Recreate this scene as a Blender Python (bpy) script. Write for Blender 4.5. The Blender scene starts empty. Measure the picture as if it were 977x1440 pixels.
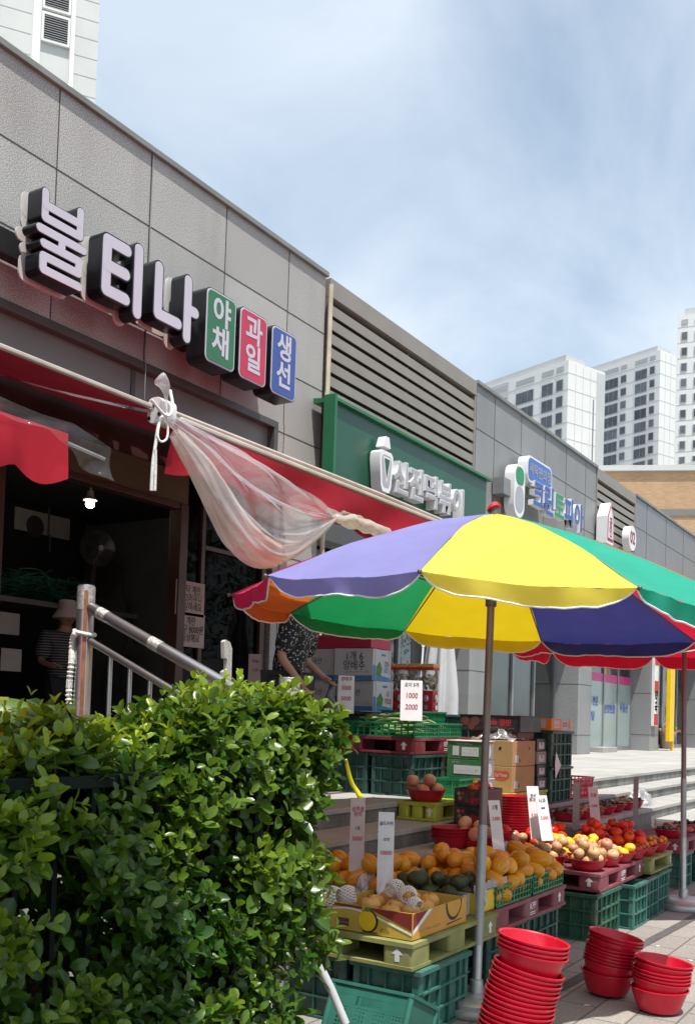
import bpy, bmesh, math, random
import numpy as np
from mathutils import Vector, Matrix, Euler, noise as mnoise
from mathutils.geometry import tessellate_polygon
R = math.radians; PI = math.pi
rng = random.Random(7)
SC = bpy.context.scene
COL = SC.collection

# ------------------------------------------------------------------ camera
EYE = 1.45
F, AZ, PIT, ROL, PX, PY = 1390.0, R(32.3), R(2.0), 0.033, 488.5, 955.0
_f = Vector((math.cos(AZ)*math.cos(PIT), math.sin(AZ)*math.cos(PIT), math.sin(PIT)))
_r0 = Vector((math.sin(AZ), -math.cos(AZ), 0)); _u0 = _r0.cross(_f)
_r = _r0*math.cos(ROL) + _u0*math.sin(ROL); _u = _u0*math.cos(ROL) - _r0*math.sin(ROL)
cd = bpy.data.cameras.new('camera'); cam = bpy.data.objects.new('camera', cd); COL.objects.link(cam)
m = Matrix((_r, _u, -_f)).transposed().to_4x4(); m.translation = (0, 0, EYE)
cam.matrix_world = m
cd.sensor_fit = 'VERTICAL'; cd.sensor_height = 36; cd.lens = F/1440*36
cd.shift_y = (PY-720)/1440; cd.clip_start = .05; cd.clip_end = 5000
SC.camera = cam
def W(x, y, X=None, Y=None, Z=None, d=None):
    """survey helper: the world point on a known plane seen at a spot of the photograph"""
    v = _f + _r*((x-PX)/F) - _u*((y-PY)/F)
    t = X/v.x if X is not None else Y/v.y if Y is not None else (Z-EYE)/v.z if Z is not None else d
    return Vector((0, 0, EYE)) + v*t

# ------------------------------------------------------------------ objects
def link(name, data):
    o = bpy.data.objects.new(name, data); COL.objects.link(o); return o
def wm(o):
    m = o.matrix_basis.copy()
    while o.parent: o = o.parent; m = o.matrix_basis @ m
    return m
def tag(o, label=None, cat=None, group=None, kind=None):
    for k, v in (('label', label), ('category', cat), ('group', group), ('kind', kind)):
        if v: o[k] = v
    return o
def thing(name, label, cat, loc=(0, 0, 0), rz=0, group=None, rot=None):
    o = link(name, None); o.location = loc
    o.rotation_euler = rot if rot else (0, 0, rz); o.empty_display_size = .1
    return tag(o, label, cat, group)
def copy_tree(o, parent=None):
    c = o.copy(); COL.objects.link(c)
    if parent: c.parent = parent
    for ch in list(o.children): copy_tree(ch, c)
    return c
_used = set()
def place(p, loc, rot=0, label=None, group=None, scale=None):
    """first call moves the original, later calls move a copy of it with its parts"""
    if p.name in _used: o = copy_tree(p)
    else: _used.add(p.name); o = p
    o.location = loc
    o.rotation_euler = (0, 0, rot) if isinstance(rot, (int, float)) else rot
    if scale: o.scale = (scale,)*3 if isinstance(scale, (int, float)) else scale
    if label: o['label'] = label
    if group: o['group'] = group
    return o

class MB:
    def __init__(s): s.v = []; s.f = []; s.mi = []; s.cur = 0
    def m(s, i): s.cur = i; return s
    def add(s, vs, fs, M=None):
        b = len(s.v)
        s.v += [tuple(M @ Vector(v)) for v in vs] if M else [tuple(v) for v in vs]
        s.f += [tuple(i+b for i in f) for f in fs]; s.mi += [s.cur]*len(fs); return s
    def box(s, a, b, M=None):
        x0, y0, z0 = a; x1, y1, z1 = b
        if x0 > x1: x0, x1 = x1, x0
        if y0 > y1: y0, y1 = y1, y0
        if z0 > z1: z0, z1 = z1, z0
        return s.add([(x0,y0,z0),(x1,y0,z0),(x1,y1,z0),(x0,y1,z0),(x0,y0,z1),(x1,y0,z1),(x1,y1,z1),(x0,y1,z1)],
            [(0,3,2,1),(4,5,6,7),(0,1,5,4),(1,2,6,5),(2,3,7,6),(3,0,4,7)], M)
    def frus(s, a, b, z0, z1, M=None):
        (x0,y0,x1,y1), (u0,v0,u1,v1) = a, b
        return s.add([(x0,y0,z0),(x1,y0,z0),(x1,y1,z0),(x0,y1,z0),(u0,v0,z1),(u1,v0,z1),(u1,v1,z1),(u0,v1,z1)],
            [(0,3,2,1),(4,5,6,7),(0,1,5,4),(1,2,6,5),(2,3,7,6),(3,0,4,7)], M)
    def prism(s, poly, w0, w1, M=None):
        """polygon in local xy, extruded along local z from w0 to w1"""
        n = len(poly); vs = [(x, y, w0) for x, y in poly] + [(x, y, w1) for x, y in poly]
        tri = tessellate_polygon([[Vector((x, y, 0)) for x, y in poly]])
        ar = sum(poly[i][0]*poly[(i+1)%n][1]-poly[(i+1)%n][0]*poly[i][1] for i in range(n))
        fs = []
        for t in tri:
            p = [poly[i] for i in t]
            a = (p[1][0]-p[0][0])*(p[2][1]-p[0][1])-(p[2][0]-p[0][0])*(p[1][1]-p[0][1])
            t = tuple(t) if a > 0 else tuple(reversed(t))
            fs += [tuple(i+n for i in t), tuple(reversed(t))]
        for i in range(n):
            j = (i+1) % n
            fs.append((i, j, j+n, i+n) if ar > 0 else (j, i, i+n, j+n))
        return s.add(vs, fs, M)
    def tube(s, pts, r, n=8, cap=True, M=None):
        pts = [Vector(p) for p in pts]; rr = r if isinstance(r, (list, tuple)) else [r]*len(pts)
        vs = []; fs = []; up = None
        for i, p in enumerate(pts):
            t = (pts[min(i+1, len(pts)-1)]-pts[max(i-1, 0)])
            t = t.normalized() if t.length > 1e-9 else Vector((0, 0, 1))
            if up is None: up = Vector((0, 0, 1)) if abs(t.z) < .9 else Vector((1, 0, 0))
            a = t.cross(up).normalized(); up = a.cross(t).normalized()
            for k in range(n):
                q = 2*PI*k/n; vs.append(p + a*(rr[i]*math.cos(q)) + up*(rr[i]*math.sin(q)))
        for i in range(len(pts)-1):
            for k in range(n):
                k2 = (k+1) % n; fs.append((i*n+k2, i*n+k, (i+1)*n+k, (i+1)*n+k2))
        if cap: fs += [tuple(range(n)), tuple(reversed(range((len(pts)-1)*n, len(pts)*n)))]
        return s.add(vs, fs, M)
    def lathe(s, prof, n=24, M=None, sq=1.0, cap0=True, cap1=True):
        vs = []; fs = []
        for r, z in prof:
            for k in range(n): q = 2*PI*k/n; vs.append((r*math.cos(q), r*math.sin(q)*sq, z))
        for i in range(len(prof)-1):
            for k in range(n):
                k2 = (k+1) % n; fs.append((i*n+k, i*n+k2, (i+1)*n+k2, (i+1)*n+k))
        if cap0: fs.append(tuple(reversed(range(n))))
        if cap1: fs.append(tuple(range((len(prof)-1)*n, len(prof)*n)))
        return s.add(vs, fs, M)
    def grid(s, fn, nu, nv, M=None, flip=False):
        vs = [fn(i/nu, j/nv) for j in range(nv+1) for i in range(nu+1)]
        fs = [(j*(nu+1)+i, j*(nu+1)+i+1, (j+1)*(nu+1)+i+1, (j+1)*(nu+1)+i) for j in range(nv) for i in range(nu)]
        if flip: fs = [tuple(reversed(f)) for f in fs]
        return s.add(vs, fs, M)
    def ball(s, c, r, nu=14, nv=9, fn=None, M=None):
        rx, ry, rz = r if isinstance(r, (tuple, list)) else (r, r, r)
        vs = []
        for j in range(nv+1):
            th = PI*j/nv
            for i in range(nu):
                ph = 2*PI*i/nu; d = Vector((math.sin(th)*math.cos(ph), math.sin(th)*math.sin(ph), math.cos(th)))
                k = fn(d) if fn else 1
                vs.append((c[0]+d.x*rx*k, c[1]+d.y*ry*k, c[2]+d.z*rz*k))
        fs = [(j*nu+i, (j+1)*nu+i, (j+1)*nu+(i+1)%nu, j*nu+(i+1)%nu) for j in range(nv) for i in range(nu)]
        return s.add(vs, fs, M)
    def build(s, name, mats, parent=None, smooth=35, world=True, bevel=0, solid=0):
        me = bpy.data.meshes.new(name)
        me.from_pydata(s.v, [], s.f)
        for mt in (mats if isinstance(mats, (list, tuple)) else [mats]): me.materials.append(mt)
        me.polygons.foreach_set('material_index', s.mi)
        o = link(name, me)
        if parent:
            o.parent = parent
            if world: me.transform(wm(parent).inverted())
        if smooth:
            me.polygons.foreach_set('use_smooth', [True]*len(me.polygons))
            me.set_sharp_from_angle(angle=R(smooth))
        me.update()
        if solid:
            q = o.modifiers.new('s', 'SOLIDIFY'); q.thickness = solid; q.offset = 0
        if bevel:
            q = o.modifiers.new('b', 'BEVEL'); q.width = bevel; q.segments = 2; q.limit_method = 'ANGLE'; q.angle_limit = R(50)
            q.harden_normals = False
        return o

def frame(o, ux, uy):
    """matrix whose local x, y run along ux, uy and local z out of the face"""
    ux = Vector(ux).normalized(); uy = Vector(uy); uz = ux.cross(uy).normalized(); uy = uz.cross(ux)
    M = Matrix((ux, uy, uz)).transposed().to_4x4(); M.translation = o; return M
def facade(x, z, y): return frame((x, y, z), (1, 0, 0), (0, 0, 1))     # faces the street (-Y)
def rrect(w, h, r, n=5, cx=0, cy=0):
    out = []
    for qx, qy, a0 in ((1, 1, 0), (-1, 1, 90), (-1, -1, 180), (1, -1, 270)):
        for i in range(n+1):
            a = R(a0 + 90*i/n); out.append((cx+qx*(w/2-r)+r*math.cos(a), cy+qy*(h/2-r)+r*math.sin(a)))
    return out
def circ(cx, cy, r, n=20, sy=1): return [(cx+r*math.cos(2*PI*i/n), cy+r*sy*math.sin(2*PI*i/n)) for i in range(n)]
def capsule(a, b, w, n=6):
    a = Vector(a); b = Vector(b); d = b-a
    an = math.atan2(d.y, d.x) if d.length > 1e-6 else 0
    return [(b.x+w*math.cos(an-PI/2+PI*i/n), b.y+w*math.sin(an-PI/2+PI*i/n)) for i in range(n+1)] + \
           [(a.x+w*math.cos(an+PI/2+PI*i/n), a.y+w*math.sin(an+PI/2+PI*i/n)) for i in range(n+1)]
_tc = {}
def text(body, size, M, mt, parent, bold=0.0, sx=1.0, depth=.0015, name='lettering', align='CENTER', spacing=1.0, slant=0, line=.9, jit=0, build=True):
    key = (body, bold, align, spacing, slant, line)
    if key not in _tc:
        c = bpy.data.curves.new('t', 'FONT'); c.body = body; c.size = 1; c.align_x = align; c.align_y = 'CENTER'
        c.offset = bold; c.space_character = spacing; c.shear = slant; c.space_line = line; c.resolution_u = 3
        o = bpy.data.objects.new('t', c); COL.objects.link(o)
        dg = bpy.context.evaluated_depsgraph_get()
        me = bpy.data.meshes.new_from_object(o.evaluated_get(dg))
        _tc[key] = ([tuple(v.co) for v in me.vertices], [tuple(p.vertices) for p in me.polygons])
        COL.objects.unlink(o); bpy.data.objects.remove(o); bpy.data.meshes.remove(me); bpy.data.curves.remove(c)
    vs, fs = _tc[key]
    b = MB()
    def w(x, y): return jit*(mnoise.noise(Vector((x*2.3, y*2.3, len(body)))))
    b.add([((x+w(x, y))*size*sx, (y+w(y, x)*1.2)*size, depth) for x, y, z in vs], fs, M)
    if not build: return b
    return b.build(name, mt, parent, smooth=0)
# ------------------------------------------------------------------ materials
def mat(name, col, rough=.6, var=.12, scale=12, bump=0, bscale=None, metal=0, spec=.5, transl=0, alpha=1, rnd=0, col2=None, thr=None,
        coat=0, detail=4, stretch=None, hue=0):
    m = bpy.data.materials.new(name); m.use_nodes = True
    nt = m.node_tree; N = nt.nodes; L = nt.links; b = N['Principled BSDF']
    b.inputs['Roughness'].default_value = rough; b.inputs['Metallic'].default_value = metal
    b.inputs['Specular IOR Level'].default_value = spec
    if coat: b.inputs['Coat Weight'].default_value = coat; b.inputs['Coat Roughness'].default_value = .08
    tc = N.new('ShaderNodeTexCoord'); src = tc.outputs['Object']
    if stretch:
        mp = N.new('ShaderNodeMapping'); mp.inputs['Scale'].default_value = stretch
        L.new(src, mp.inputs['Vector']); src = mp.outputs['Vector']
    no = N.new('ShaderNodeTexNoise'); no.inputs['Scale'].default_value = scale; no.inputs['Detail'].default_value = detail
    L.new(src, no.inputs['Vector'])
    rp = N.new('ShaderNodeValToRGB')
    c = list(col)[:3]; c2 = list(col2)[:3] if col2 else [x*(1+var) for x in c]
    c1 = c if col2 else [x*(1-var) for x in c]
    lo, hi = thr if thr else (.32, .68)
    rp.color_ramp.elements[0].position = lo; rp.color_ramp.elements[1].position = hi
    rp.color_ramp.elements[0].color = (*c1, 1); rp.color_ramp.elements[1].color = (*c2, 1)
    L.new(no.outputs['Fac'], rp.inputs['Fac']); out = rp.outputs['Color']
    if rnd or hue:
        oi = N.new('ShaderNodeObjectInfo'); hs = N.new('ShaderNodeHueSaturation')
        mr = N.new('ShaderNodeMapRange'); mr.inputs['To Min'].default_value = 1-rnd; mr.inputs['To Max'].default_value = 1+rnd
        L.new(oi.outputs['Random'], mr.inputs['Value']); L.new(mr.outputs['Result'], hs.inputs['Value'])
        if hue:
            m2 = N.new('ShaderNodeMapRange'); m2.inputs['To Min'].default_value = .5-hue; m2.inputs['To Max'].default_value = .5+hue
            mu = N.new('ShaderNodeMath'); mu.operation = 'FRACT'; ml = N.new('ShaderNodeMath'); ml.operation = 'MULTIPLY'; ml.inputs[1].default_value = 7.31
            L.new(oi.outputs['Random'], ml.inputs[0]); L.new(ml.outputs[0], mu.inputs[0]); L.new(mu.outputs[0], m2.inputs['Value']); L.new(m2.outputs['Result'], hs.inputs['Hue'])
        L.new(out, hs.inputs['Color']); out = hs.outputs['Color']
    L.new(out, b.inputs['Base Color'])
    if bump:
        n2 = N.new('ShaderNodeTexNoise'); n2.inputs['Scale'].default_value = bscale or scale*3; n2.inputs['Detail'].default_value = 3
        L.new(src, n2.inputs['Vector'])
        bp = N.new('ShaderNodeBump'); bp.inputs['Strength'].default_value = bump; bp.inputs['Distance'].default_value = .01
        L.new(n2.outputs['Fac'], bp.inputs['Height']); L.new(bp.outputs['Normal'], b.inputs['Normal'])
    last = b.outputs['BSDF']
    if transl:
        t = N.new('ShaderNodeBsdfTranslucent'); mx = N.new('ShaderNodeMixShader'); mx.inputs[0].default_value = transl
        L.new(out, t.inputs['Color']); L.new(last, mx.inputs[1]); L.new(t.outputs[0], mx.inputs[2]); last = mx.outputs[0]
    if alpha < 1:
        t = N.new('ShaderNodeBsdfTransparent'); mx = N.new('ShaderNodeMixShader'); mx.inputs[0].default_value = alpha
        L.new(t.outputs[0], mx.inputs[1]); L.new(last, mx.inputs[2]); last = mx.outputs[0]
    L.new(last, N['Material Output'].inputs['Surface'])
    m['out'] = 0
    return m
def glass(name, tint=(.5, .52, .5), refl=.12, rough=.02, body=0, bodycol=(.5, .5, .5), mx=.9):
    top = mx
    m = bpy.data.materials.new(name); m.use_nodes = True; nt = m.node_tree; N = nt.nodes; L = nt.links
    N.remove(N['Principled BSDF'])
    t = N.new('ShaderNodeBsdfTransparent'); t.inputs['Color'].default_value = (*tint, 1)
    g = N.new('ShaderNodeBsdfGlossy'); g.inputs['Roughness'].default_value = rough
    fr = N.new('ShaderNodeLayerWeight'); fr.inputs['Blend'].default_value = .35
    mr = N.new('ShaderNodeMapRange'); mr.inputs['To Min'].default_value = refl; mr.inputs['To Max'].default_value = top
    L.new(fr.outputs['Fresnel'], mr.inputs['Value'])
    no = N.new('ShaderNodeTexNoise'); no.inputs['Scale'].default_value = 2.5; tc = N.new('ShaderNodeTexCoord'); L.new(tc.outputs['Object'], no.inputs['Vector'])
    bp = N.new('ShaderNodeBump'); bp.inputs['Strength'].default_value = .08; bp.inputs['Distance'].default_value = .05; L.new(no.outputs['Fac'], bp.inputs['Height'])
    L.new(bp.outputs['Normal'], g.inputs['Normal'])
    last = t.outputs[0]
    if body:
        d = N.new('ShaderNodeBsdfDiffuse'); d.inputs['Color'].default_value = (*bodycol, 1); mb = N.new('ShaderNodeMixShader'); mb.inputs[0].default_value = body
        L.new(last, mb.inputs[1]); L.new(d.outputs[0], mb.inputs[2]); last = mb.outputs[0]
    mx = N.new('ShaderNodeMixShader'); L.new(mr.outputs['Result'], mx.inputs[0]); L.new(last, mx.inputs[1]); L.new(g.outputs[0], mx.inputs[2])
    L.new(mx.outputs[0], N['Material Output'].inputs['Surface']); return m
def film(name, col, op=.35, gloss=.18, scale=14, transl=.5, stretch=(1, 1, 1)):
    """clear or milky plastic sheet with crinkles"""
    m = bpy.data.materials.new(name); m.use_nodes = True; nt = m.node_tree; N = nt.nodes; L = nt.links
    N.remove(N['Principled BSDF'])
    tc = N.new('ShaderNodeTexCoord'); mp = N.new('ShaderNodeMapping'); mp.inputs['Scale'].default_value = stretch; L.new(tc.outputs['Object'], mp.inputs[0])
    no = N.new('ShaderNodeTexNoise'); no.inputs['Scale'].default_value = scale; no.inputs['Detail'].default_value = 5; no.inputs['Distortion'].default_value = 1.2
    L.new(mp.outputs[0], no.inputs['Vector'])
    bp = N.new('ShaderNodeBump'); bp.inputs['Strength'].default_value = .6; bp.inputs['Distance'].default_value = .03; L.new(no.outputs['Fac'], bp.inputs['Height'])
    t = N.new('ShaderNodeBsdfTransparent'); t.inputs['Color'].default_value = (.97, .97, .97, 1)
    d = N.new('ShaderNodeBsdfDiffuse'); d.inputs['Color'].default_value = (*col, 1); L.new(bp.outputs['Normal'], d.inputs['Normal'])
    tl = N.new('ShaderNodeBsdfTranslucent'); tl.inputs['Color'].default_value = (*col, 1)
    dm = N.new('ShaderNodeMixShader'); dm.inputs[0].default_value = transl; L.new(d.outputs[0], dm.inputs[1]); L.new(tl.outputs[0], dm.inputs[2])
    g = N.new('ShaderNodeBsdfGlossy'); g.inputs['Roughness'].default_value = .12; L.new(bp.outputs['Normal'], g.inputs['Normal'])
    mr = N.new('ShaderNodeMapRange'); mr.inputs['From Min'].default_value = .3; mr.inputs['From Max'].default_value = .7
    mr.inputs['To Min'].default_value = op*.75; mr.inputs['To Max'].default_value = min(1, op*1.25); L.new(no.outputs['Fac'], mr.inputs['Value'])
    a = N.new('ShaderNodeMixShader'); L.new(mr.outputs['Result'], a.inputs[0]); L.new(t.outputs[0], a.inputs[1]); L.new(dm.outputs[0], a.inputs[2])
    mx = N.new('ShaderNodeMixShader'); mx.inputs[0].default_value = gloss; L.new(a.outputs[0], mx.inputs[1]); L.new(g.outputs[0], mx.inputs[2])
    L.new(mx.outputs[0], N['Material Output'].inputs['Surface']); return m
def emit(name, col, s):
    m = bpy.data.materials.new(name); m.use_nodes = True; N = m.node_tree.nodes; b = N['Principled BSDF']
    b.inputs['Emission Color'].default_value = (*col, 1); b.inputs['Emission Strength'].default_value = s; return m
def nodes(m): return m.node_tree.nodes, m.node_tree.links, m.node_tree.nodes['Principled BSDF']
def streaks(m, dark=.6, sc=(9, 9, .7), lo=.48, hi=.72, amt=.5):
    """vertical run-off stains multiplied onto a material"""
    N, L, b = nodes(m); old = b.inputs['Base Color'].links[0].from_socket
    tc = N.new('ShaderNodeTexCoord'); mp = N.new('ShaderNodeMapping'); mp.inputs['Scale'].default_value = sc
    no = N.new('ShaderNodeTexNoise'); no.inputs['Scale'].default_value = 1; no.inputs['Detail'].default_value = 5
    L.new(tc.outputs['Object'], mp.inputs[0]); L.new(mp.outputs[0], no.inputs['Vector'])
    mr = N.new('ShaderNodeMapRange'); mr.inputs['From Min'].default_value = lo; mr.inputs['From Max'].default_value = hi; mr.inputs['To Max'].default_value = amt
    L.new(no.outputs['Fac'], mr.inputs['Value'])
    mx = N.new('ShaderNodeMixRGB'); mx.blend_type = 'MULTIPLY'; mx.inputs['Color2'].default_value = (dark, dark, dark*.97, 1)
    L.new(mr.outputs['Result'], mx.inputs['Fac']); L.new(old, mx.inputs['Color1']); L.new(mx.outputs[0], b.inputs['Base Color']); return m
def granite(name, base, spread=.35, scale=70, rough=.55):
    m = mat(name, base, rough=rough, var=.06, scale=1.3)
    N, L, b = nodes(m); old = b.inputs['Base Color'].links[0].from_socket
    tc = N.new('ShaderNodeTexCoord'); no = N.new('ShaderNodeTexNoise'); no.inputs['Scale'].default_value = scale; no.inputs['Detail'].default_value = 2; no.inputs['Roughness'].default_value = .7
    L.new(tc.outputs['Object'], no.inputs['Vector'])
    rp = N.new('ShaderNodeValToRGB'); e = rp.color_ramp.elements
    e[0].position = .36; e[0].color = (1-spread*1.3,)*3+(1,); e[1].position = .64; e[1].color = (1+spread,)*3+(1,)
    L.new(no.outputs['Fac'], rp.inputs[0])
    mx = N.new('ShaderNodeMixRGB'); mx.blend_type = 'MULTIPLY'; mx.inputs['Fac'].default_value = 1
    L.new(old, mx.inputs['Color1']); L.new(rp.outputs[0], mx.inputs['Color2']); L.new(mx.outputs[0], b.inputs['Base Color']); return m
def brick(name, c1, c2, mortar, w, h, ms, scale=1, axes='XY', rough=.8, off=.5, bump=.3, var=.25):
    m = bpy.data.materials.new(name); m.use_nodes = True; N, L, b = nodes(m); b.inputs['Roughness'].default_value = rough
    tc = N.new('ShaderNodeTexCoord'); sp = N.new('ShaderNodeSeparateXYZ'); cb = N.new('ShaderNodeCombineXYZ')
    L.new(tc.outputs['Object'], sp.inputs[0]); L.new(sp.outputs[axes[0]], cb.inputs['X']); L.new(sp.outputs[axes[1]], cb.inputs['Y'])
    br = N.new('ShaderNodeTexBrick'); br.inputs['Scale'].default_value = scale; br.offset = off
    for k, v in (('Color1', c1), ('Color2', c2), ('Mortar', mortar)): br.inputs[k].default_value = (*v, 1)
    br.inputs['Brick Width'].default_value = w; br.inputs['Row Height'].default_value = h; br.inputs['Mortar Size'].default_value = ms
    L.new(cb.outputs[0], br.inputs['Vector'])
    no = N.new('ShaderNodeTexNoise'); no.inputs['Scale'].default_value = 1.1; no.inputs['Detail'].default_value = 8; L.new(tc.outputs['Object'], no.inputs['Vector'])
    n2 = N.new('ShaderNodeTexNoise'); n2.inputs['Scale'].default_value = 60; n2.inputs['Detail'].default_value = 2; L.new(tc.outputs['Object'], n2.inputs['Vector'])
    ad = N.new('ShaderNodeMath'); ad.operation = 'ADD'; L.new(no.outputs['Fac'], ad.inputs[0]); L.new(n2.outputs['Fac'], ad.inputs[1])
    mr = N.new('ShaderNodeMapRange'); mr.inputs['From Min'].default_value = .65; mr.inputs['From Max'].default_value = 1.35; mr.inputs['To Min'].default_value = 1-var; mr.inputs['To Max'].default_value = 1+var
    L.new(ad.outputs[0], mr.inputs['Value'])
    mx = N.new('ShaderNodeVectorMath'); mx.operation = 'SCALE'; L.new(br.outputs['Color'], mx.inputs[0]); L.new(mr.outputs['Result'], mx.inputs['Scale'])
    L.new(mx.outputs[0], b.inputs['Base Color'])
    if bump:
        bp = N.new('ShaderNodeBump'); bp.inputs['Strength'].default_value = bump; bp.inputs['Distance'].default_value = .006; bp.invert = True
        L.new(br.outputs['Fac'], bp.inputs['Height']); L.new(bp.outputs['Normal'], b.inputs['Normal'])
    return m
M = {}
def A(k, *a, **kw): M[k] = mat(k, *a, **kw)
M['granite'] = streaks(granite('granite', (.43, .42, .40), .50, 118), .7, (3, 3, .35), .5, .8, .5)
M['granite_soft'] = streaks(granite('granite_soft', (.27, .275, .275), .26, 90), .7, (2, 2, .35), .5, .8, .5)
M['granite_dark'] = granite('granite_dark', (.17, .175, .18), .22, 60, .25)
M['plaza'] = streaks(brick('plaza_stone', (.42, .41, .38), (.37, .36, .335), (.20, .19, .175), .6, .6, .006, bump=.25, var=.16, off=0), .75, (.8, 5, 1), .5, .75, .5)
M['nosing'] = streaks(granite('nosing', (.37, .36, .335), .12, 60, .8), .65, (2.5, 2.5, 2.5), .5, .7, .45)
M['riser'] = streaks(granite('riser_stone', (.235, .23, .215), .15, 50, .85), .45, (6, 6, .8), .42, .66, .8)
M['paver'] = brick('paver', (.30, .28, .25), (.25, .235, .215), (.13, .12, .105), .40, .20, .006, bump=.5, var=.3)
M['asphalt'] = mat('asphalt', (.06, .06, .06), .9, .3, 40, .4, 90)
M['stripe'] = mat('drain_strip', (.09, .085, .08), .8, .3, 30)
A('joint', (.07, .065, .06), .9, .1)
A('coping', (.22, .225, .215), .45, .12, 2.5); streaks(M['coping'], .7, (2, 2, 2))
A('fascia', (.19, .19, .175), .38, .05, 2, bump=.03, bscale=4)
A('fascia_dark', (.085, .082, .078), .4, .1, 3)
A('louvre', (.27, .245, .215), .5, .06, 3); A('louvre_dark', (.17, .155, .135), .8, .1)
A('pipe', (.52, .45, .34), .5, .15, 6)
A('olive', (.115, .088, .045), .6, .1, 3); A('maroon_wall', (.06, .022, .02), .45, .25, 3)
A('dark_wall', (.02, .018, .017), .7, .2, 3); A('dim_wall', (.22, .22, .21), .7, .1, 3); A('ceiling', (.05, .05, .05), .8, .1)
A('door_metal', (.10, .055, .045), .4, .2, 5, metal=.3); A('alu', (.33, .33, .33), .38, .08, 5, metal=.7)
A('black', (.012, .012, .014), .45, .15, 8); A('black_gloss', (.014, .016, .02), .25, .1, 8)
A('letter_face', (.56, .55, .62), .4, .03, 3); A('sign_back', (.62, .61, .58), .45, .1, 6)
A('white', (.78, .78, .76), .5, .05, 6); A('offwhite', (.70, .68, .62), .6, .08, 8)
A('sg_green', (.030, .17, .075), .4, .06, 4); A('sg_red', (.50, .035, .085), .4, .06, 4); A('sg_blue', (.045, .095, .33), .4, .06, 4)
A('board_green', (.014, .085, .048), .33, .1, 1.5); A('hood_green', (.015, .15, .06), .35, .08, 4)
A('letter_white', (.80, .80, .80), .3, .03, 4); A('letter_grey', (.40, .40, .43), .4, .05, 4)
A('pill_blue', (.05, .15, .46), .35, .05, 4); A('letter_blue', (.035, .10, .38), .4, .05, 4); A('letter_green', (.02, .25, .11), .4, .05, 4)
A('text_red', (.55, .02, .03), .5, .05, 4); A('text_darkred', (.35, .03, .06), .5, .05, 4); A('text_black', (.02, .02, .025), .6, .1, 4); A('text_blue', (.04, .07, .35), .5, .1, 4)
A('pink', (.62, .03, .22), .4, .05, 4); A('yellow_sign', (.85, .55, .0), .4, .05, 3)
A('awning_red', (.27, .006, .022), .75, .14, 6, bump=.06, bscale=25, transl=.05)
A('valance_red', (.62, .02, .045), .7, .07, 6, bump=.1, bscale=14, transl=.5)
A('bar_beige', (.52, .46, .40), .5, .12, 7); A('tarp_brown', (.26, .19, .15), .6, .2, 8, bump=.3, bscale=20)
A('cap_white', (.72, .72, .68), .4, .06, 9)
A('rope', (.76, .75, .71), .8, .12, 60, bump=.6, bscale=160)
A('steel', (.44, .44, .435), .30, .10, 6, metal=.88, bump=.02, bscale=15); A('steel_dull', (.36, .36, .36), .42, .15, 10, metal=.9); A('galv', (.55, .56, .56), .45, .15, 14, metal=.75, bump=.06)
A('tape', (.52, .51, .48), .3, .3, 60, bump=.6, metal=.5); A('rust_tape', (.30, .11, .05), .5, .3, 20)
A('fence', (.007, .012, .011), .65, .2, 10, spec=.15); A('bark', (.11, .085, .06), .9, .3, 30, bump=.5); A('soil', (.07, .055, .04), .95, .3, 12, bump=.6)
M['film_clear'] = film('film_clear', (.80, .80, .80), .055, .045, 10); M['film_milky'] = film('film_milky', (.84, .84, .84), .34, .13, 3.5, stretch=(1, 1, 2))
M['film_roll'] = film('film_roll', (.86, .76, .66), .50, .15, 3, .5); M['film_bag'] = film('film_bag', (.80, .78, .80), .42, .22, 18)
for k, c in (('crimson', (.62, .03, .14)), ('purple', (.29, .28, .62)), ('yellow', (.88, .73, .09)), ('green', (.015, .42, .28)), ('orange', (.80, .15, .012)),
             ('navy', (.035, .038, .17)), ('yellow_old', (.82, .60, .01)), ('green_deep', (.012, .33, .10)), ('red', (.60, .012, .04))):  # sunlight and shade put into colour: near and far panels share cloth hues
    A('cl_'+k, c, .62, .05, 5, bump=.06, bscale=9, transl=.40)
A('piping', (.80, .78, .76), .7, .08, 20); A('finial', (.55, .02, .03), .6, .2, 30)
A('pole_grey', (.36, .36, .355), .42, .1, 9, metal=.35); A('pole_brown', (.20, .16, .15), .4, .1, 8, metal=.4); A('pole_dark', (.13, .12, .11), .4, .12, 9, metal=.4)
A('basin', (.56, .008, .03), .33, .06, 10, rnd=.06); A('bowl', (.42, .008, .025), .3, .08, 10, rnd=.05)
A('crate_green', (.028, .115, .07), .5, .22, 9, rnd=.14); A('crate_teal', (.035, .15, .12), .5, .2, 9, rnd=.1); A('crate_dark', (.018, .07, .058), .5, .22, 9, rnd=.1); A('basket_green', (.012, .19, .08), .45, .14, 12, rnd=.08)
A('bin_teal', (.025, .135, .10), .45, .13, 8); A('basket_red', (.60, .02, .07), .45, .08, 9)
A('pal_maroon', (.24, .055, .075), .6, .2, 7, rnd=.06); A('pal_dark', (.17, .02, .032), .55, .2, 7); A('pal_olive', (.25, .255, .08), .65, .25, 6); A('pal_lime', (.42, .46, .045), .5, .12, 8)
A('card', (.75, .74, .76), .6, .05, 10); A('paper', (.62, .60, .58), .75, .06, 10); A('paper_pink', (.55, .44, .42), .75, .06, 10)
A('kraft', (.42, .26, .12), .8, .07, 6, bump=.04); A('kraft_gold', (.60, .30, .05), .65, .06, 6); A('kraft_mustard', (.55, .38, .055), .6, .06, 6); A('kraft_in', (.55, .30, .09), .8, .07, 6)
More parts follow.
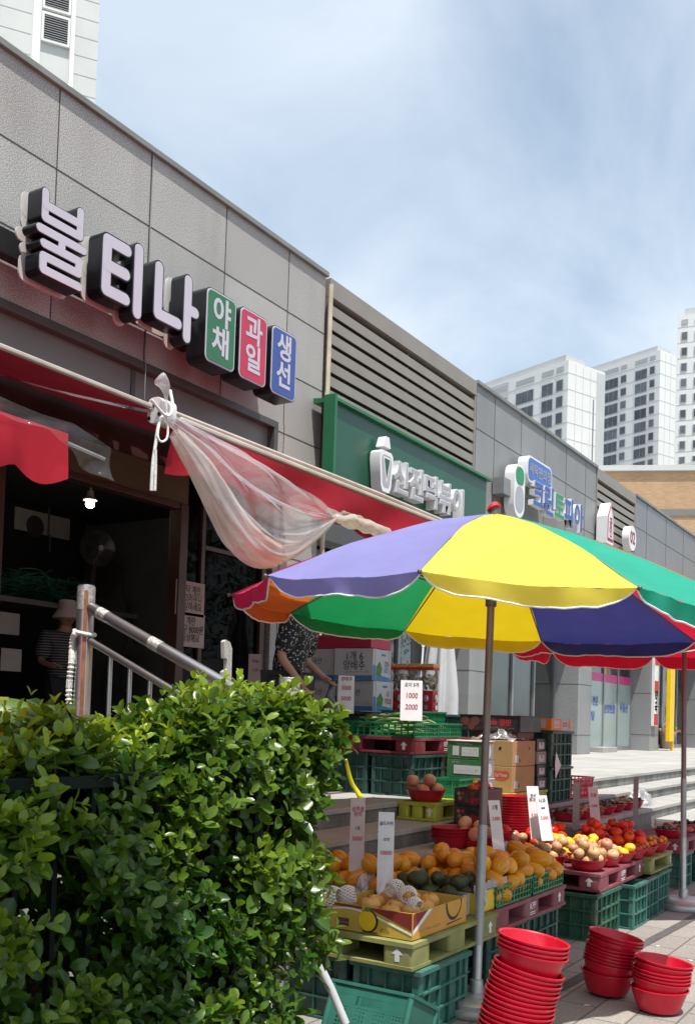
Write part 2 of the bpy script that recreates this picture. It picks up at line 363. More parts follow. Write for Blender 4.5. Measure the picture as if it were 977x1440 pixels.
A('box_maroon', (.22, .025, .02), .6, .06, 6); A('box_green', (.04, .14, .055), .55, .07, 5); A('box_grey', (.27, .26, .25), .7, .07, 6); A('box_white', (.56, .56, .58), .6, .05, 5); A('box_black', (.025, .02, .022), .45, .15, 6); A('box_brown', (.13, .045, .035), .6, .1, 6)
A('box_blue', (.06, .22, .45), .55, .1, 5); A('box_orange', (.70, .28, .03), .6, .1, 6); A('box_yellow', (.72, .52, .03), .55, .06, 6); A('leaf_print', (.06, .22, .05), .6, .3, 30); A('print_red', (.55, .03, .03), .5, .1, 8); A('print_yellow', (.85, .52, .005), .45, .05, 5)
A('emblem', (.55, .07, .04), .7, .1, 8)
A('tomato', (.66, .040, .010), .30, .2, 7, rnd=.10, hue=.008, spec=.35); A('calyx', (.05, .13, .03), .7, .2, 20); A('cherry', (.62, .17, .018), .25, .2, 9, rnd=.15, hue=.02)
A('apple', (.54, .27, .15), .4, .2, 9, rnd=.14, hue=.014, col2=(.56, .42, .18), thr=(.4, .75)); A('peach', (.68, .38, .22), .6, .2, 5, rnd=.1, hue=.012, col2=(.56, .11, .07), thr=(.5, .72))
A('pear', (.68, .36, .09), .55, .12, 40, rnd=.08, bump=.05); A('yellow_fruit', (.80, .60, .03), .4, .15, 8, rnd=.08)
A('avocado', (.028, .036, .014), .5, .4, 26, rnd=.3, bump=.35, bscale=60, col2=(.06, .085, .02), thr=(.45, .7)); A('cuke', (.075, .14, .022), .45, .3, 11, rnd=.2, bump=.2, bscale=50, col2=(.19, .25, .055), thr=(.5, .78))
A('chestnut', (.055, .018, .01), .35, .3, 12, rnd=.25); A('root', (.33, .20, .085), .7, .2, 18, rnd=.14, bump=.2)
A('foam', (.80, .74, .68), .8, .06, 10)
A('tower_white', (.72, .72, .70), .7, .035, .12); A('tower_grey', (.50, .51, .51), .7, .05, .2); A('tower_joint', (.52, .52, .52), .8, .05, .5); A('tower_dark', (.40, .405, .41), .6, .05, .3); A('tower_panel', (.56, .57, .55), .65, .05, .5)
A('win_dark', (.085, .095, .105), .12, .25, .6, rnd=.55)
M['brick_tan'] = brick('brick_tan', (.50, .31, .165), (.42, .25, .13), (.46, .33, .22), .26, .085, .010, axes='XZ', bump=.2, var=.14)
M['glass_dark'] = glass('glass_dark', (.30, .29, .28), .008, mx=.045); M['glass_shop'] = glass('glass_shop', (.62, .66, .64), .12); M['glass_frost'] = glass('glass_frost', (.6, .7, .68), .08, .15, .72, (.42, .52, .50)); M['glass_jar'] = glass('glass_jar', (.92, .92, .9), .06)
A('skin', (.47, .27, .18), .55, .08, 12); A('hair', (.02, .017, .015), .5, .2, 40); A('cloth_black', (.02, .02, .024), .85, .1, 20); A('cloth_stripe', (.05, .05, .055), .85, .1, 20); A('trouser', (.035, .035, .045), .85, .15, 14); A('hat', (.62, .55, .53), .85, .05, 25); A('shoe', (.05, .05, .05), .6, .1)
A('net_green', (.02, .11, .075), .6, .3, 20); A('bag_dark', (.05, .05, .06), .35, .3, 10); A('candy', (.62, .48, .26), .5, .6, 40, col2=(.85, .82, .74)); A('gum_red', (.62, .02, .02), .35, .06, 8); A('gum_orange', (.80, .40, .12), .4, .08, 8); A('chrome', (.7, .7, .7), .15, .03, 5, metal=1)
A('cloth_white', (.66, .68, .70), .75, .05, 6, bump=.1, transl=.2); A('terracotta', (.42, .30, .24), .8, .1, 10); A('flower', (.55, .08, .12), .6, .4, 30); A('yellow_strap', (.82, .75, .01), .4, .1, 8, transl=.2); A('wood_white', (.52, .50, .46), .9, .2, 25, bump=.6, stretch=(6, 6, 1)); A('pvc', (.50, .50, .51), .45, .08, 8)
A('tree_bark', (.12, .09, .07), .9, .3, 8)
# melon: pale stripes that run along the fruit
A('melon', (.66, .265, .006), .38, .16, 8, rnd=.12, hue=.010)
N, L, b = nodes(M['melon']); old = b.inputs['Base Color'].links[0].from_socket
tc = N.new('ShaderNodeTexCoord'); sp = N.new('ShaderNodeSeparateXYZ'); L.new(tc.outputs['Object'], sp.inputs[0])
at = N.new('ShaderNodeMath'); at.operation = 'ARCTAN2'; L.new(sp.outputs['Y'], at.inputs[0]); L.new(sp.outputs['Z'], at.inputs[1])
mu = N.new('ShaderNodeMath'); mu.operation = 'MULTIPLY'; mu.inputs[1].default_value = 10; L.new(at.outputs[0], mu.inputs[0])
si = N.new('ShaderNodeMath'); si.operation = 'COSINE'; L.new(mu.outputs[0], si.inputs[0])
mr = N.new('ShaderNodeMapRange'); mr.inputs['From Min'].default_value = -.90; mr.inputs['From Max'].default_value = -1; L.new(si.outputs[0], mr.inputs['Value'])
mx = N.new('ShaderNodeMixRGB'); mx.inputs['Color2'].default_value = (.72, .42, .10, 1); L.new(mr.outputs['Result'], mx.inputs['Fac']); L.new(old, mx.inputs['Color1']); L.new(mx.outputs[0], b.inputs['Base Color'])
# leaf: tint per leaf comes from the mesh (young shoots are yellower)
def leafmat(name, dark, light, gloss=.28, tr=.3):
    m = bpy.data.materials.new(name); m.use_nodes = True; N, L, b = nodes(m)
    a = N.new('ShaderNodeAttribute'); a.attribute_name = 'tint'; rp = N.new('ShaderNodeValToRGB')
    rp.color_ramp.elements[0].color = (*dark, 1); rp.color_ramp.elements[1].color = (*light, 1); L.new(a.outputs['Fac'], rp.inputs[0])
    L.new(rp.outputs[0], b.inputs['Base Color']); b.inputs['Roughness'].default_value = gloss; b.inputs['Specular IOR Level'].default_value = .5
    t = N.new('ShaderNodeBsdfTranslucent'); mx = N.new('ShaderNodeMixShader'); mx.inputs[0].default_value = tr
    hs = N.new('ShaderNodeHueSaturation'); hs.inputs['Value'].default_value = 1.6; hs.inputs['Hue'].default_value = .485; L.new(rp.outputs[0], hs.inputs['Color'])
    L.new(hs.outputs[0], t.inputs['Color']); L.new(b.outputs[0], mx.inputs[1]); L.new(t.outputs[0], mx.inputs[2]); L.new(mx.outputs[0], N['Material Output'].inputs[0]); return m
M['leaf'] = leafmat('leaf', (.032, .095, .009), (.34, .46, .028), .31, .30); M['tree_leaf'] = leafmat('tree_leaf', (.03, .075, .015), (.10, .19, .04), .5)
def dust(m, c=(.36, .33, .28), amt=.35, sc=5, lo=.5, hi=.75):
    N, L, b = nodes(m); old = b.inputs['Base Color'].links[0].from_socket
    tc = N.new('ShaderNodeTexCoord'); no = N.new('ShaderNodeTexNoise'); no.inputs['Scale'].default_value = sc; no.inputs['Detail'].default_value = 7; no.inputs['Roughness'].default_value = .7
    oi = N.new('ShaderNodeObjectInfo'); ad = N.new('ShaderNodeVectorMath'); L.new(tc.outputs['Object'], ad.inputs[0]); L.new(oi.outputs['Location'], ad.inputs[1]); L.new(ad.outputs[0], no.inputs['Vector'])
    mr = N.new('ShaderNodeMapRange'); mr.inputs['From Min'].default_value = lo; mr.inputs['From Max'].default_value = hi; mr.inputs['To Max'].default_value = amt; L.new(no.outputs['Fac'], mr.inputs['Value'])
    mx = N.new('ShaderNodeMixRGB'); mx.inputs['Color2'].default_value = (*c, 1); L.new(mr.outputs['Result'], mx.inputs['Fac']); L.new(old, mx.inputs['Color1']); L.new(mx.outputs[0], b.inputs['Base Color'])
for k in ('crate_green', 'crate_teal', 'crate_dark', 'pal_maroon', 'pal_olive', 'pal_dark'): dust(M[k])
for k in ('kraft', 'kraft_mustard', 'kraft_gold', 'box_white', 'box_green', 'box_black', 'card', 'paper_pink'): dust(M[k], (.42, .36, .28), .22, 7)
for k in ('basin', 'bowl'): dust(M[k], (.62, .30, .28), .18, 9, .55, .8)
for k in ('cl_purple', 'cl_yellow', 'cl_green', 'cl_crimson', 'cl_yellow_old', 'cl_green_deep', 'cl_orange', 'cl_navy', 'cl_red'): dust(M[k], (.45, .42, .38), .16, 3, .52, .8)
def panels(m, ox, oz, w, h, amt=.10):
    """each stone panel has its own tone"""
    N, L, b = nodes(m); old = b.inputs['Base Color'].links[0].from_socket; tc = N.new('ShaderNodeTexCoord'); sp = N.new('ShaderNodeSeparateXYZ'); L.new(tc.outputs['Object'], sp.inputs[0]); cb = N.new('ShaderNodeCombineXYZ')
    for k, o, s in (('X', ox, w), ('Z', oz, h)):
        a = N.new('ShaderNodeMath'); a.operation = 'SUBTRACT'; a.inputs[1].default_value = o; d = N.new('ShaderNodeMath'); d.operation = 'DIVIDE'; d.inputs[1].default_value = s; f = N.new('ShaderNodeMath'); f.operation = 'FLOOR'
        L.new(sp.outputs[k], a.inputs[0]); L.new(a.outputs[0], d.inputs[0]); L.new(d.outputs[0], f.inputs[0]); L.new(f.outputs[0], cb.inputs[k])
    wn = N.new('ShaderNodeTexWhiteNoise'); wn.noise_dimensions = '3D'; L.new(cb.outputs[0], wn.inputs['Vector'])
    mr = N.new('ShaderNodeMapRange'); mr.inputs['To Min'].default_value = 1-amt; mr.inputs['To Max'].default_value = 1+amt; L.new(wn.outputs['Value'], mr.inputs['Value'])
    mx = N.new('ShaderNodeVectorMath'); mx.operation = 'SCALE'; L.new(old, mx.inputs[0]); L.new(mr.outputs['Result'], mx.inputs['Scale']); L.new(mx.outputs[0], b.inputs['Base Color'])
panels(M['granite'], 5.06-8.8, 5.571-.85, 1.0135, .633); panels(M['granite_soft'], 13.32-8.8, 5.571-.85, 1.0135, .633, .07)
# stripes on the striped top, flecks on the floral blouse
def stripes(m, c, n):
    N, L, b = nodes(m); tc = N.new('ShaderNodeTexCoord'); sp = N.new('ShaderNodeSeparateXYZ'); L.new(tc.outputs['Object'], sp.inputs[0])
    mu = N.new('ShaderNodeMath'); mu.operation = 'MULTIPLY'; mu.inputs[1].default_value = n; L.new(sp.outputs['Z'], mu.inputs[0])
    s = N.new('ShaderNodeMath'); s.operation = 'SINE'; L.new(mu.outputs[0], s.inputs[0]); g = N.new('ShaderNodeMath'); g.operation = 'GREATER_THAN'; g.inputs[1].default_value = .6; L.new(s.outputs[0], g.inputs[0])
    old = b.inputs['Base Color'].links[0].from_socket; mx = N.new('ShaderNodeMixRGB'); mx.inputs['Color2'].default_value = (*c, 1); L.new(g.outputs[0], mx.inputs['Fac']); L.new(old, mx.inputs['Color1']); L.new(mx.outputs[0], b.inputs['Base Color'])
stripes(M['cloth_stripe'], (.3, .3, .3), 260)
def flecks(m):
    N, L, b = nodes(m); tc = N.new('ShaderNodeTexCoord'); old = b.inputs['Base Color'].links[0].from_socket
    for sc, th, rough in ((55, .30, 0), (19, .13, 1)):
        v = N.new('ShaderNodeTexVoronoi'); v.inputs['Scale'].default_value = sc; L.new(tc.outputs['Object'], v.inputs['Vector'])
        l = N.new('ShaderNodeMath'); l.operation = 'LESS_THAN'; l.inputs[1].default_value = th; L.new(v.outputs['Distance'], l.inputs[0])
        mx = N.new('ShaderNodeMixRGB'); mx.inputs['Color2'].default_value = (.55, .55, .56, 1); L.new(l.outputs[0], mx.inputs['Fac']); L.new(old, mx.inputs['Color1']); old = mx.outputs[0]
    L.new(old, b.inputs['Base Color'])
flecks(M['cloth_black'])

# ------------------------------------------------------------------ light
SUN = Vector((-.20, -.29, 1)).normalized()
w = bpy.data.worlds.new('World'); SC.world = w; w.use_nodes = True
N = w.node_tree.nodes; L = w.node_tree.links; bg = N['Background']
sky = N.new('ShaderNodeTexSky'); sky.sky_type = 'NISHITA'; sky.sun_disc = False
sky.sun_elevation = math.asin(SUN.z); sky.sun_rotation = math.atan2(SUN.x, SUN.y); sky.air_density = 1.0; sky.dust_density = 1.2; sky.ozone_density = 1.2
tc = N.new('ShaderNodeTexCoord'); sp = N.new('ShaderNodeSeparateXYZ'); L.new(tc.outputs['Generated'], sp.inputs[0])
ad = N.new('ShaderNodeMath'); ad.operation = 'ADD'; ad.inputs[1].default_value = .22; L.new(sp.outputs['Z'], ad.inputs[0])
ab = N.new('ShaderNodeMath'); ab.operation = 'MAXIMUM'; ab.inputs[1].default_value = .05; L.new(ad.outputs[0], ab.inputs[0])
cv = N.new('ShaderNodeCombineXYZ')
for i, k in enumerate('XY'):
    d = N.new('ShaderNodeMath'); d.operation = 'DIVIDE'; L.new(sp.outputs[k], d.inputs[0]); L.new(ab.outputs[0], d.inputs[1]); L.new(d.outputs[0], cv.inputs[k])
mp = N.new('ShaderNodeMapping'); mp.inputs['Scale'].default_value = (1.0, 1.7, 1); mp.inputs['Rotation'].default_value = (0, 0, .9); mp.inputs['Location'].default_value = (3.1, .7, 0); L.new(cv.outputs[0], mp.inputs[0])
n1 = N.new('ShaderNodeTexNoise'); n1.inputs['Scale'].default_value = 1.25; n1.inputs['Detail'].default_value = 9; n1.inputs['Roughness'].default_value = .55; n1.inputs['Distortion'].default_value = .5
L.new(mp.outputs[0], n1.inputs['Vector'])
rp = N.new('ShaderNodeValToRGB'); e = rp.color_ramp.elements; e[0].position = .30; e[0].color = (.34,)*3+(1,); e[1].position = .70; e[1].color = (.95,)*3+(1,)
L.new(n1.outputs['Fac'], rp.inputs[0])
CLOUD = 7.0
mx = N.new('ShaderNodeMixRGB'); mx.inputs['Color2'].default_value = (CLOUD*.90, CLOUD*1.0, CLOUD*1.10, 1)
L.new(rp.outputs[0], mx.inputs['Fac']); tn = N.new('ShaderNodeVectorMath'); tn.operation = 'MULTIPLY'; tn.inputs[1].default_value = (.86, 1.06, 1.10); L.new(sky.outputs[0], tn.inputs[0]); L.new(tn.outputs[0], mx.inputs['Color1']); L.new(mx.outputs[0], bg.inputs['Color'])
bg.inputs['Strength'].default_value = .099
sl = bpy.data.lights.new('sun', 'SUN'); sl.energy = 4.0; sl.angle = R(.53); sl.color = (1, .955, .89)
so = link('sun', sl); so.rotation_euler = SUN.to_track_quat('Z', 'Y').to_euler(); so.location = (0, 0, 30)
SC.view_settings.view_transform = 'Standard'; SC.view_settings.look = 'None'; SC.view_settings.gamma = 1; SC.view_settings.exposure = .58
SC.cycles.max_bounces = 8; SC.cycles.transparent_max_bounces = 24; SC.cycles.use_denoising = True; SC.cycles.caustics_reflective = False; SC.cycles.caustics_refractive = False
# ------------------------------------------------------------------ ground, plaza, steps
PZ = .85
b = MB().grid(lambda u, v: (-300+600*u, -300+600*v, 0), 2, 2); tag(b.build('ground', M['paver'], smooth=0), kind='structure')
d0 = W(905, 1327, Z=.004); d1 = W(977, 1289, Z=.004); dv = (d1-d0).normalized(); nv = Vector((-dv.y, dv.x, 0))*.035
q = [d0-dv*8-nv, d0+dv*30-nv, d0+dv*30+nv, d0-dv*8+nv]
tag(MB().add(q, [(0, 1, 2, 3)]).build('pavement_joint', M['stripe'], smooth=0), kind='structure')
tag(MB().box((-14, 3.39, 0.0), (80, 6.6, PZ)).build('plaza', M['plaza'], smooth=0), kind='structure')
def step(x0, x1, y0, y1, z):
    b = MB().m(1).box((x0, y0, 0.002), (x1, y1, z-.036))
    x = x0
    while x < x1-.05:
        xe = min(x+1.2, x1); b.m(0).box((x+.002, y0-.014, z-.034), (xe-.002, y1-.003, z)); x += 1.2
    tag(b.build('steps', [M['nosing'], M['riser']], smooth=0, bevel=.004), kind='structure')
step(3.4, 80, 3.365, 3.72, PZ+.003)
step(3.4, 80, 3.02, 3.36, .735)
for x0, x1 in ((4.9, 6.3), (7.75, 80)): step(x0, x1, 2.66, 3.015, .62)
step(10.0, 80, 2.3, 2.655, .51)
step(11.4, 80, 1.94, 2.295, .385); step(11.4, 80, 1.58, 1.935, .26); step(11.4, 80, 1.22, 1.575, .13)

# ------------------------------------------------------------------ the row of shops
bld = thing('retail_building', 'long grey granite shop row with louvred panels above its shopfronts', 'building', (8.8, 6, PZ))
Y0 = 6.0
def wall(name, x0, x1, z0, z1, mt, y0=Y0, y1=Y0+.4, bev=0): return MB().box((x0, y0, z0), (x1, y1, z1)).build(name, mt, bld, smooth=0, bevel=bev)
b = MB().box((-8, Y0, 4.392), (8.0, 6.4, 6.2)).box((8.0, Y0, PZ), (8.78, 6.4, 6.2)); b.build('granite_wall', M['granite'], bld, smooth=0)
b = MB().box((12.69, Y0, 3.35), (17.97, 6.4, 6.2)); b.build('granite_wall', M['granite_soft'], bld, smooth=0)
b = MB().box((20.56, Y0, 3.35), (60, 6.4, 6.2)); b.build('granite_wall', M['granite_dark'], bld, smooth=0)
j = MB(); e = .0025
for z in (5.571, 4.938): j.box((-8, Y0-e, z-.005), (8.78, Y0+.01, z+.005))
for z in (4.305, 3.67, 3.04, 2.4, 1.77): j.box((8.003, Y0-e, z-.005), (8.78, Y0+.01, z+.005))
for k in range(-12, 4): x = 5.06+1.0135*k; j.box((x-.005, Y0-e-.0005, 4.4), (x+.005, Y0+.01, 6.2))
j.box((8.113-.005, Y0-e-.0005, PZ), (8.113+.005, Y0+.01, 4.4))
for z in (5.571, 4.938, 4.305): j.box((12.69, Y0-e, z-.005), (17.97, Y0+.01, z+.005))
for k in range(6): x = 13.32+1.0135*k; j.box((x-.005, Y0-e-.0005, 3.4), (x+.005, Y0+.01, 6.2)) if x < 17.9 else None
for z in (5.571, 4.938, 4.305): j.box((20.56, Y0-e, z-.006), (60, Y0+.01, z+.006))
for k in range(18): x = 21.4+1.6*k; j.box((x-.006, Y0-e-.0005, 3.4), (x+.006, Y0+.01, 6.2))
j.build('panel_joint', M['joint'], bld, smooth=0)
c = MB()
xs = [-8+1.0135*2*k for k in range(9)]
for x0, x1 in ((-8, 4.0), (4.004, 6.08), (6.084, 8.8), (12.66, 15.3), (15.304, 18.0), (20.53, 24), (24.004, 60)): c.box((x0, Y0-.035, 6.2), (x1, 6.45, 6.255))
c.build('coping', M['coping'], bld, smooth=0, bevel=.006)
MB().box((-8, 6.3, 5.9), (60, 22, 6.1)).build('roof', M['tower_grey'], bld, smooth=0)
# grey fascia recess above the first shop
b = MB().box((-8, 6.07, 3.95), (6.02, 6.1, 4.33)).box((6.03, 6.07, 3.95), (7.94, 6.1, 4.33)); b.build('fascia_panel', M['fascia'], bld, smooth=0)
b = MB().box((-8, 5.985, 4.32), (8.0, 6.12, 4.39)).box((7.935, 5.985, 3.6), (8.0, 6.12, 4.32)).box((6.0, 6.055, 3.95), (6.045, 6.07, 4.32)).box((-8, 5.99, 3.9), (7.935, 6.12, 3.95)); b.build('fascia_frame', M['fascia_dark'], bld, smooth=0, bevel=.004)
MB().tube([(6.075, 5.985, 6.19), (6.07, 5.985, 5.6), (6.078, 5.985, 5.2), (6.07, 5.985, 4.45), (6.06, 5.96, 4.36), (6.06, 5.96, 4.1), (6.08, 5.97, 3.98), (6.2, 5.97, 3.96)], .005, 6).build('cable', M['alu'], bld)
MB().box((-8, 6.06, 3.58), (7.93, 6.12, 3.89)).build('upper_panel', M['maroon_wall'], bld, smooth=0)
MB().box((3.6, 6.03, 3.29), (6.74, 6.12, 3.575)).build('header', M['olive'], bld, smooth=0, bevel=.004)
b = MB()
for x in (4.62, 6.62): b.box((x, 6.0, PZ), (x+.1, 6.14, 3.28))
b.box((4.72, 6.01, 3.235), (6.62, 6.13, 3.285)); b.build('door_frame', M['door_metal'], bld, smooth=0, bevel=.004)
b = MB(); b.box((6.95, 6.03, PZ), (7.0, 6.1, 3.57)); b.box((7.86, 6.02, PZ), (7.93, 6.1, 3.57)); b.box((7.0, 6.03, 2.93), (7.86, 6.1, 2.97)); b.box((6.74, 6.03, PZ), (7.93, 6.1, PZ+.1))
win = b.build('window', M['door_metal'], bld, smooth=0, bevel=.003)
MB().box((6.73, 6.06, PZ+.1), (7.86, 6.068, 3.57)).build('pane', M['glass_dark'], win, smooth=0)
b = MB().box((-8, 6.03, PZ), (4.62, 6.1, 3.29)); b.build('shop_panel', M['dark_wall'], bld, smooth=0)
# inside the first shop
b = MB().box((-8, 9.6, PZ), (8.76, 9.7, 3.7)).box((5.9, 8.9, PZ), (8.3, 9.0, 3.7)).box((8.3, 6.4, PZ), (8.4, 9.6, 3.7)).box((3.3, 6.4, PZ), (3.4, 9.6, 3.7))
b.build('interior_wall', M['dim_wall'], bld, smooth=0)
MB().box((3.4, 9.35, PZ), (5.88, 9.59, 3.4)).build('dark_shelving', M['dark_wall'], bld, smooth=0)
MB().box((-8, 6.12, 3.6), (8.76, 9.7, 3.7)).build('ceiling', M['ceiling'], bld, smooth=0)
# louvred panels
def louvre(x0, x1, z0, post):
    b = MB(); z = 5.93
    while z > z0:
        b.prism([(6.0, z-.098), (6.012, z-.098), (6.16, z+.035), (6.16, z+.047), (6.0, z+.012)], x0+.03, x1-.03, Matrix(((0, 0, 1, 0), (1, 0, 0, 0), (0, 1, 0, 0), (0, 0, 0, 1)))); z -= .157
    lv = b.build('louvre', M['louvre'], bld, smooth=0)
    MB().box((x0, 6.2, z0), (x1, 6.3, 6.0)).build('backing', M['louvre_dark'], lv, smooth=0)
    b = MB().box((x0, 5.985, 6.02), (x1, 6.3, 6.225)).box((x1-.04, 5.99, z0), (x1, 6.2, 6.018)).box((x0, 5.99, z0), (x0+.04, 6.2, 6.018))
    if post: b.box(((x0+x1)/2-.012, 6.05, z0), ((x0+x1)/2+.012, 6.19, 6.018))
    b.build('frame', M['louvre'], lv, smooth=0, bevel=.004)
louvre(8.86, 12.65, 3.95, True); louvre(18.0, 20.52, 3.35, False)
MB().box((8.8, 6.02, 3.35), (12.66, 6.3, 3.945)).build('lintel', M['fascia'], bld, smooth=0)
MB().tube([(8.815, 5.95, 6.12), (8.815, 5.95, 4.95), (8.80, 5.95, 4.9), (8.815, 5.95, 4.8), (8.815, 5.95, 3.0), (8.815, 5.95, PZ)], .026, 8).build('drain_pipe', M['pipe'], bld)
for x0, x1 in ((12.69, 13.42), (17.28, 18.0), (22.0, 22.72), (27.0, 27.7), (32, 32.7), (37, 37.7)):
    b = MB().box((x0, Y0, PZ), (x1, 6.62, 3.348)); b.build('column', M['granite_soft'], bld, smooth=0, bevel=.006)
    for z in (1.2, 2.12, 3.0): MB().box((x0-e, Y0-e, z-.004), (x1+e, 6.6, z+.004)).build('column_joint', M['joint'], bld, smooth=0)
# shopfront glazing
def bay(x0, x1, mull, gm, y=6.45):
    b = MB()
    for x in [x0+.03]+mull+[x1-.03]: b.box((x-.03, y-.04, PZ), (x+.03, y+.04, 3.345))
    xs = [x0+.06]+mull+[x1-.06]
    for a, c in zip(xs[:-1], xs[1:]):
        b.box((a, y-.035, PZ), (c, y+.035, PZ+.09)); b.box((a, y-.035, 3.28), (c, y+.035, 3.345))
    wn = b.build('window', M['alu'], bld, smooth=0, bevel=.003)
    MB().box((x0+.03, y-.004, PZ+.05), (x1-.03, y+.004, 3.3)).build('pane', gm, wn, smooth=0); return wn
bay(8.8, 12.69, [10.1, 11.4], M['glass_shop']); bay(13.42, 17.28, [15.25, 16.2], M['glass_shop'])
w3 = bay(18.0, 22.0, [18.7, 20.05, 21.0], M['glass_shop']); bay(22.72, 27, [23.3, 24.6, 26], M['glass_shop']); bay(27.7, 32, [29, 30.5], M['glass_shop']); bay(32.7, 37, [34, 35.5], M['glass_shop'])
b = MB()
for a, c in ((18.06, 18.67), (18.73, 20.02), (20.08, 20.97), (21.03, 21.94)): b.box((a, 6.436, PZ+.09), (c, 6.442, 2.28))
b.build('frosted_film', M['glass_frost'], w3, smooth=0)
b = MB()
for a, c in ((18.06, 18.67), (18.73, 20.02), (20.08, 20.97), (21.03, 21.94)): b.box((a, 6.434, 2.285), (c, 6.44, 2.45))
b.build('pink_band', M['pink'], w3, smooth=0)
for t, x, z, s in (('매매 전문', 19.35, 1.86, .2), ('상담', 19.35, 1.56, .2), ('분양현장', 20.5, 1.72, .2), ('부동산', 21.5, 1.76, .21)): text(t, s, facade(x, z, 6.432), M['text_blue'], w3, .02)
text('473-4939', .52, facade(20.4, 2.86, 6.43), M['text_red'], w3, .02, sx=1.25)
b = MB().box((8.78, 9.4, PZ), (60, 9.5, 3.4)); b.build('interior_wall', M['dim_wall'], bld, smooth=0)
MB().box((8.78, 6.41, 3.4), (60, 9.5, 3.46)).build('ceiling', M['ceiling'], bld, smooth=0)
MB().box((8.78, 6.6, PZ-.1), (60, 9.6, PZ-.002)).box((-8, 6.6, PZ-.1), (8.78, 9.7, PZ-.002)).build('interior_floor', M['dark_wall'], bld, smooth=0)
MB().box((19.1, 6.1, PZ+.001), (20.0, 6.40, PZ+.1)).build('threshold', M['nosing'], bld, smooth=0, bevel=.005)

# ------------------------------------------------------------------ signs on the facade
def strokes(b, S, x0, z0, w, h, sw, y, depth, rim=.012, face=1, body=0):
    """Hangul strokes as rounded channel letters: dark returns, pale face"""
    k = 0
    for st in S:
        for a, c in zip(st[:-1], st[1:]):
            Mx = facade(x0, z0, y); A_ = (a[0]*w, a[1]*h); C_ = (c[0]*w, c[1]*h)
            b.m(body).prism(capsule(A_, C_, sw/2), -depth, -.0004*k, Mx)
            b.m(face).prism(capsule(A_, C_, sw/2-rim), -.003, .003+.0004*k, Mx); k += 1
BUL = [[(.1, 1), (.1, .68), (.9, .68), (.9, 1)], [(.1, .84), (.9, .84)], [(0, .52), (1, .52)], [(.5, .52), (.5, .35)], [(.1, .35), (.9, .35), (.9, .19), (.1, .19), (.1, .02), (.92, .02)]]
TI = [[(.62, .88), (.08, .88), (.08, .12), (.62, .12)], [(.08, .5), (.6, .5)], [(.95, 1), (.95, 0)]]
NA = [[(.04, .95), (.04, .16), (.55, .16)], [(.78, 1), (.78, 0)], [(.78, .5), (.98, .5)]]
sg = thing('shop_sign', 'large white rounded channel letters with black sides over the awning', 'sign', (5.35, 5.8, 4.4))
for nm, S, x0, z0, wd, h in (('bul', BUL, 4.53, 4.475, .40, .56), ('ti', TI, 5.13, 4.51, .38, .50), ('na', NA, 5.70, 4.515, .47, .475)):
    b = MB(); strokes(b, S, x0, z0, wd, h, .112 if nm != 'bul' else .074, 5.52, .14, .012 if nm != 'bul' else .007)
    lt = b.build('letter', [M['black_gloss'], M['letter_face']], sg)
    b = MB(); k = 0
    for st in S:
        for a, c in zip(st[:-1], st[1:]): b.prism(capsule((a[0]*wd, a[1]*h), (c[0]*wd, c[1]*h), .066 if nm != 'bul' else .05), -.012+.0003*k, .0007*k, facade(x0, z0, 5.71)); k += 1
    b.build('letter_back', M['sign_back'], lt)
MB().box((2.6, 5.85, 4.64), (7.6, 5.95, 4.83)).build('raceway', M['black'], sg, smooth=0, bevel=.006)
for x0, t, mt, nm in ((6.29, '야\n채', 'sg_green', 'green'), (6.745, '과\n일', 'sg_red', 'red'), (7.215, '생\n선', 'sg_blue', 'blue')):
    bx = thing('sign_box', f'{nm} rounded light box with two white syllables stacked', 'sign', (x0+.2, 5.8, 4.4), group='coloured sign boxes beside the white letters')
    cx, cz = x0+.205, 4.725
    MB().prism(rrect(.405, .645, .06), -.2, 0, facade(cx, cz, 5.52)).build('case', M['black_gloss'], bx)
    MB().prism(rrect(.39, .63, .055), -.01, .004, facade(cx, cz, 5.52)).build('border', M['letter_face'], bx)
    MB().prism(rrect(.362, .602, .045), -.01, .008, facade(cx, cz, 5.52)).build('face', M[mt], bx)
    text(t, .265, facade(cx, cz+.005, 5.511), M['letter_face'], bx, .028, line=.98)
    MB().box((cx-.05, 5.72, cz-.1), (cx+.05, 5.99, cz+.1)).build('bracket', M['black'], bx, smooth=0)
def solid_text(body, size, x, z, y, mt, parent, bold=.03, depth=.1, name='letter', sx=1.0, spacing=1.0, rim=None, align='CENTER'):
    """one raised block per syllable"""
    n = len(body); adv = size*.92*sx*spacing; o = []
    x0 = x-adv*(n-1)/2 if align == 'CENTER' else x
    for i, ch in enumerate(body):
        c = bpy.data.curves.new('t', 'FONT'); c.body = ch; c.size = size; c.align_x = 'CENTER'; c.align_y = 'CENTER'; c.offset = bold*size; c.extrude = depth/2; c.resolution_u = 3
        t = bpy.data.objects.new('t', c); COL.objects.link(t); dg = bpy.context.evaluated_depsgraph_get(); me = bpy.data.meshes.new_from_object(t.evaluated_get(dg))
        bb = MB(); bb.add([(v.co.x*sx, v.co.y, v.co.z-depth/2) for v in me.vertices], [tuple(p.vertices) for p in me.polygons], facade(x0+adv*i, z, y))
        COL.objects.unlink(t); bpy.data.objects.remove(t); bpy.data.meshes.remove(me); bpy.data.curves.remove(c)
        ob = bb.build(name, mt, parent, smooth=0); o.append(ob)
        if rim:
            text(ch, size, facade(x0+adv*i, z, y), rim, ob, bold*.25, sx=sx, depth=.003, name='letter_face')
    return o
gs = thing('sign_board', 'dark green sign board with white raised letters and a drop shaped logo', 'sign', (10.5, 5.9, 3.95))
MB().box((8.58, 5.71, 3.95), (12.46, 5.80, 4.74)).build('board', M['board_green'], gs, smooth=0)
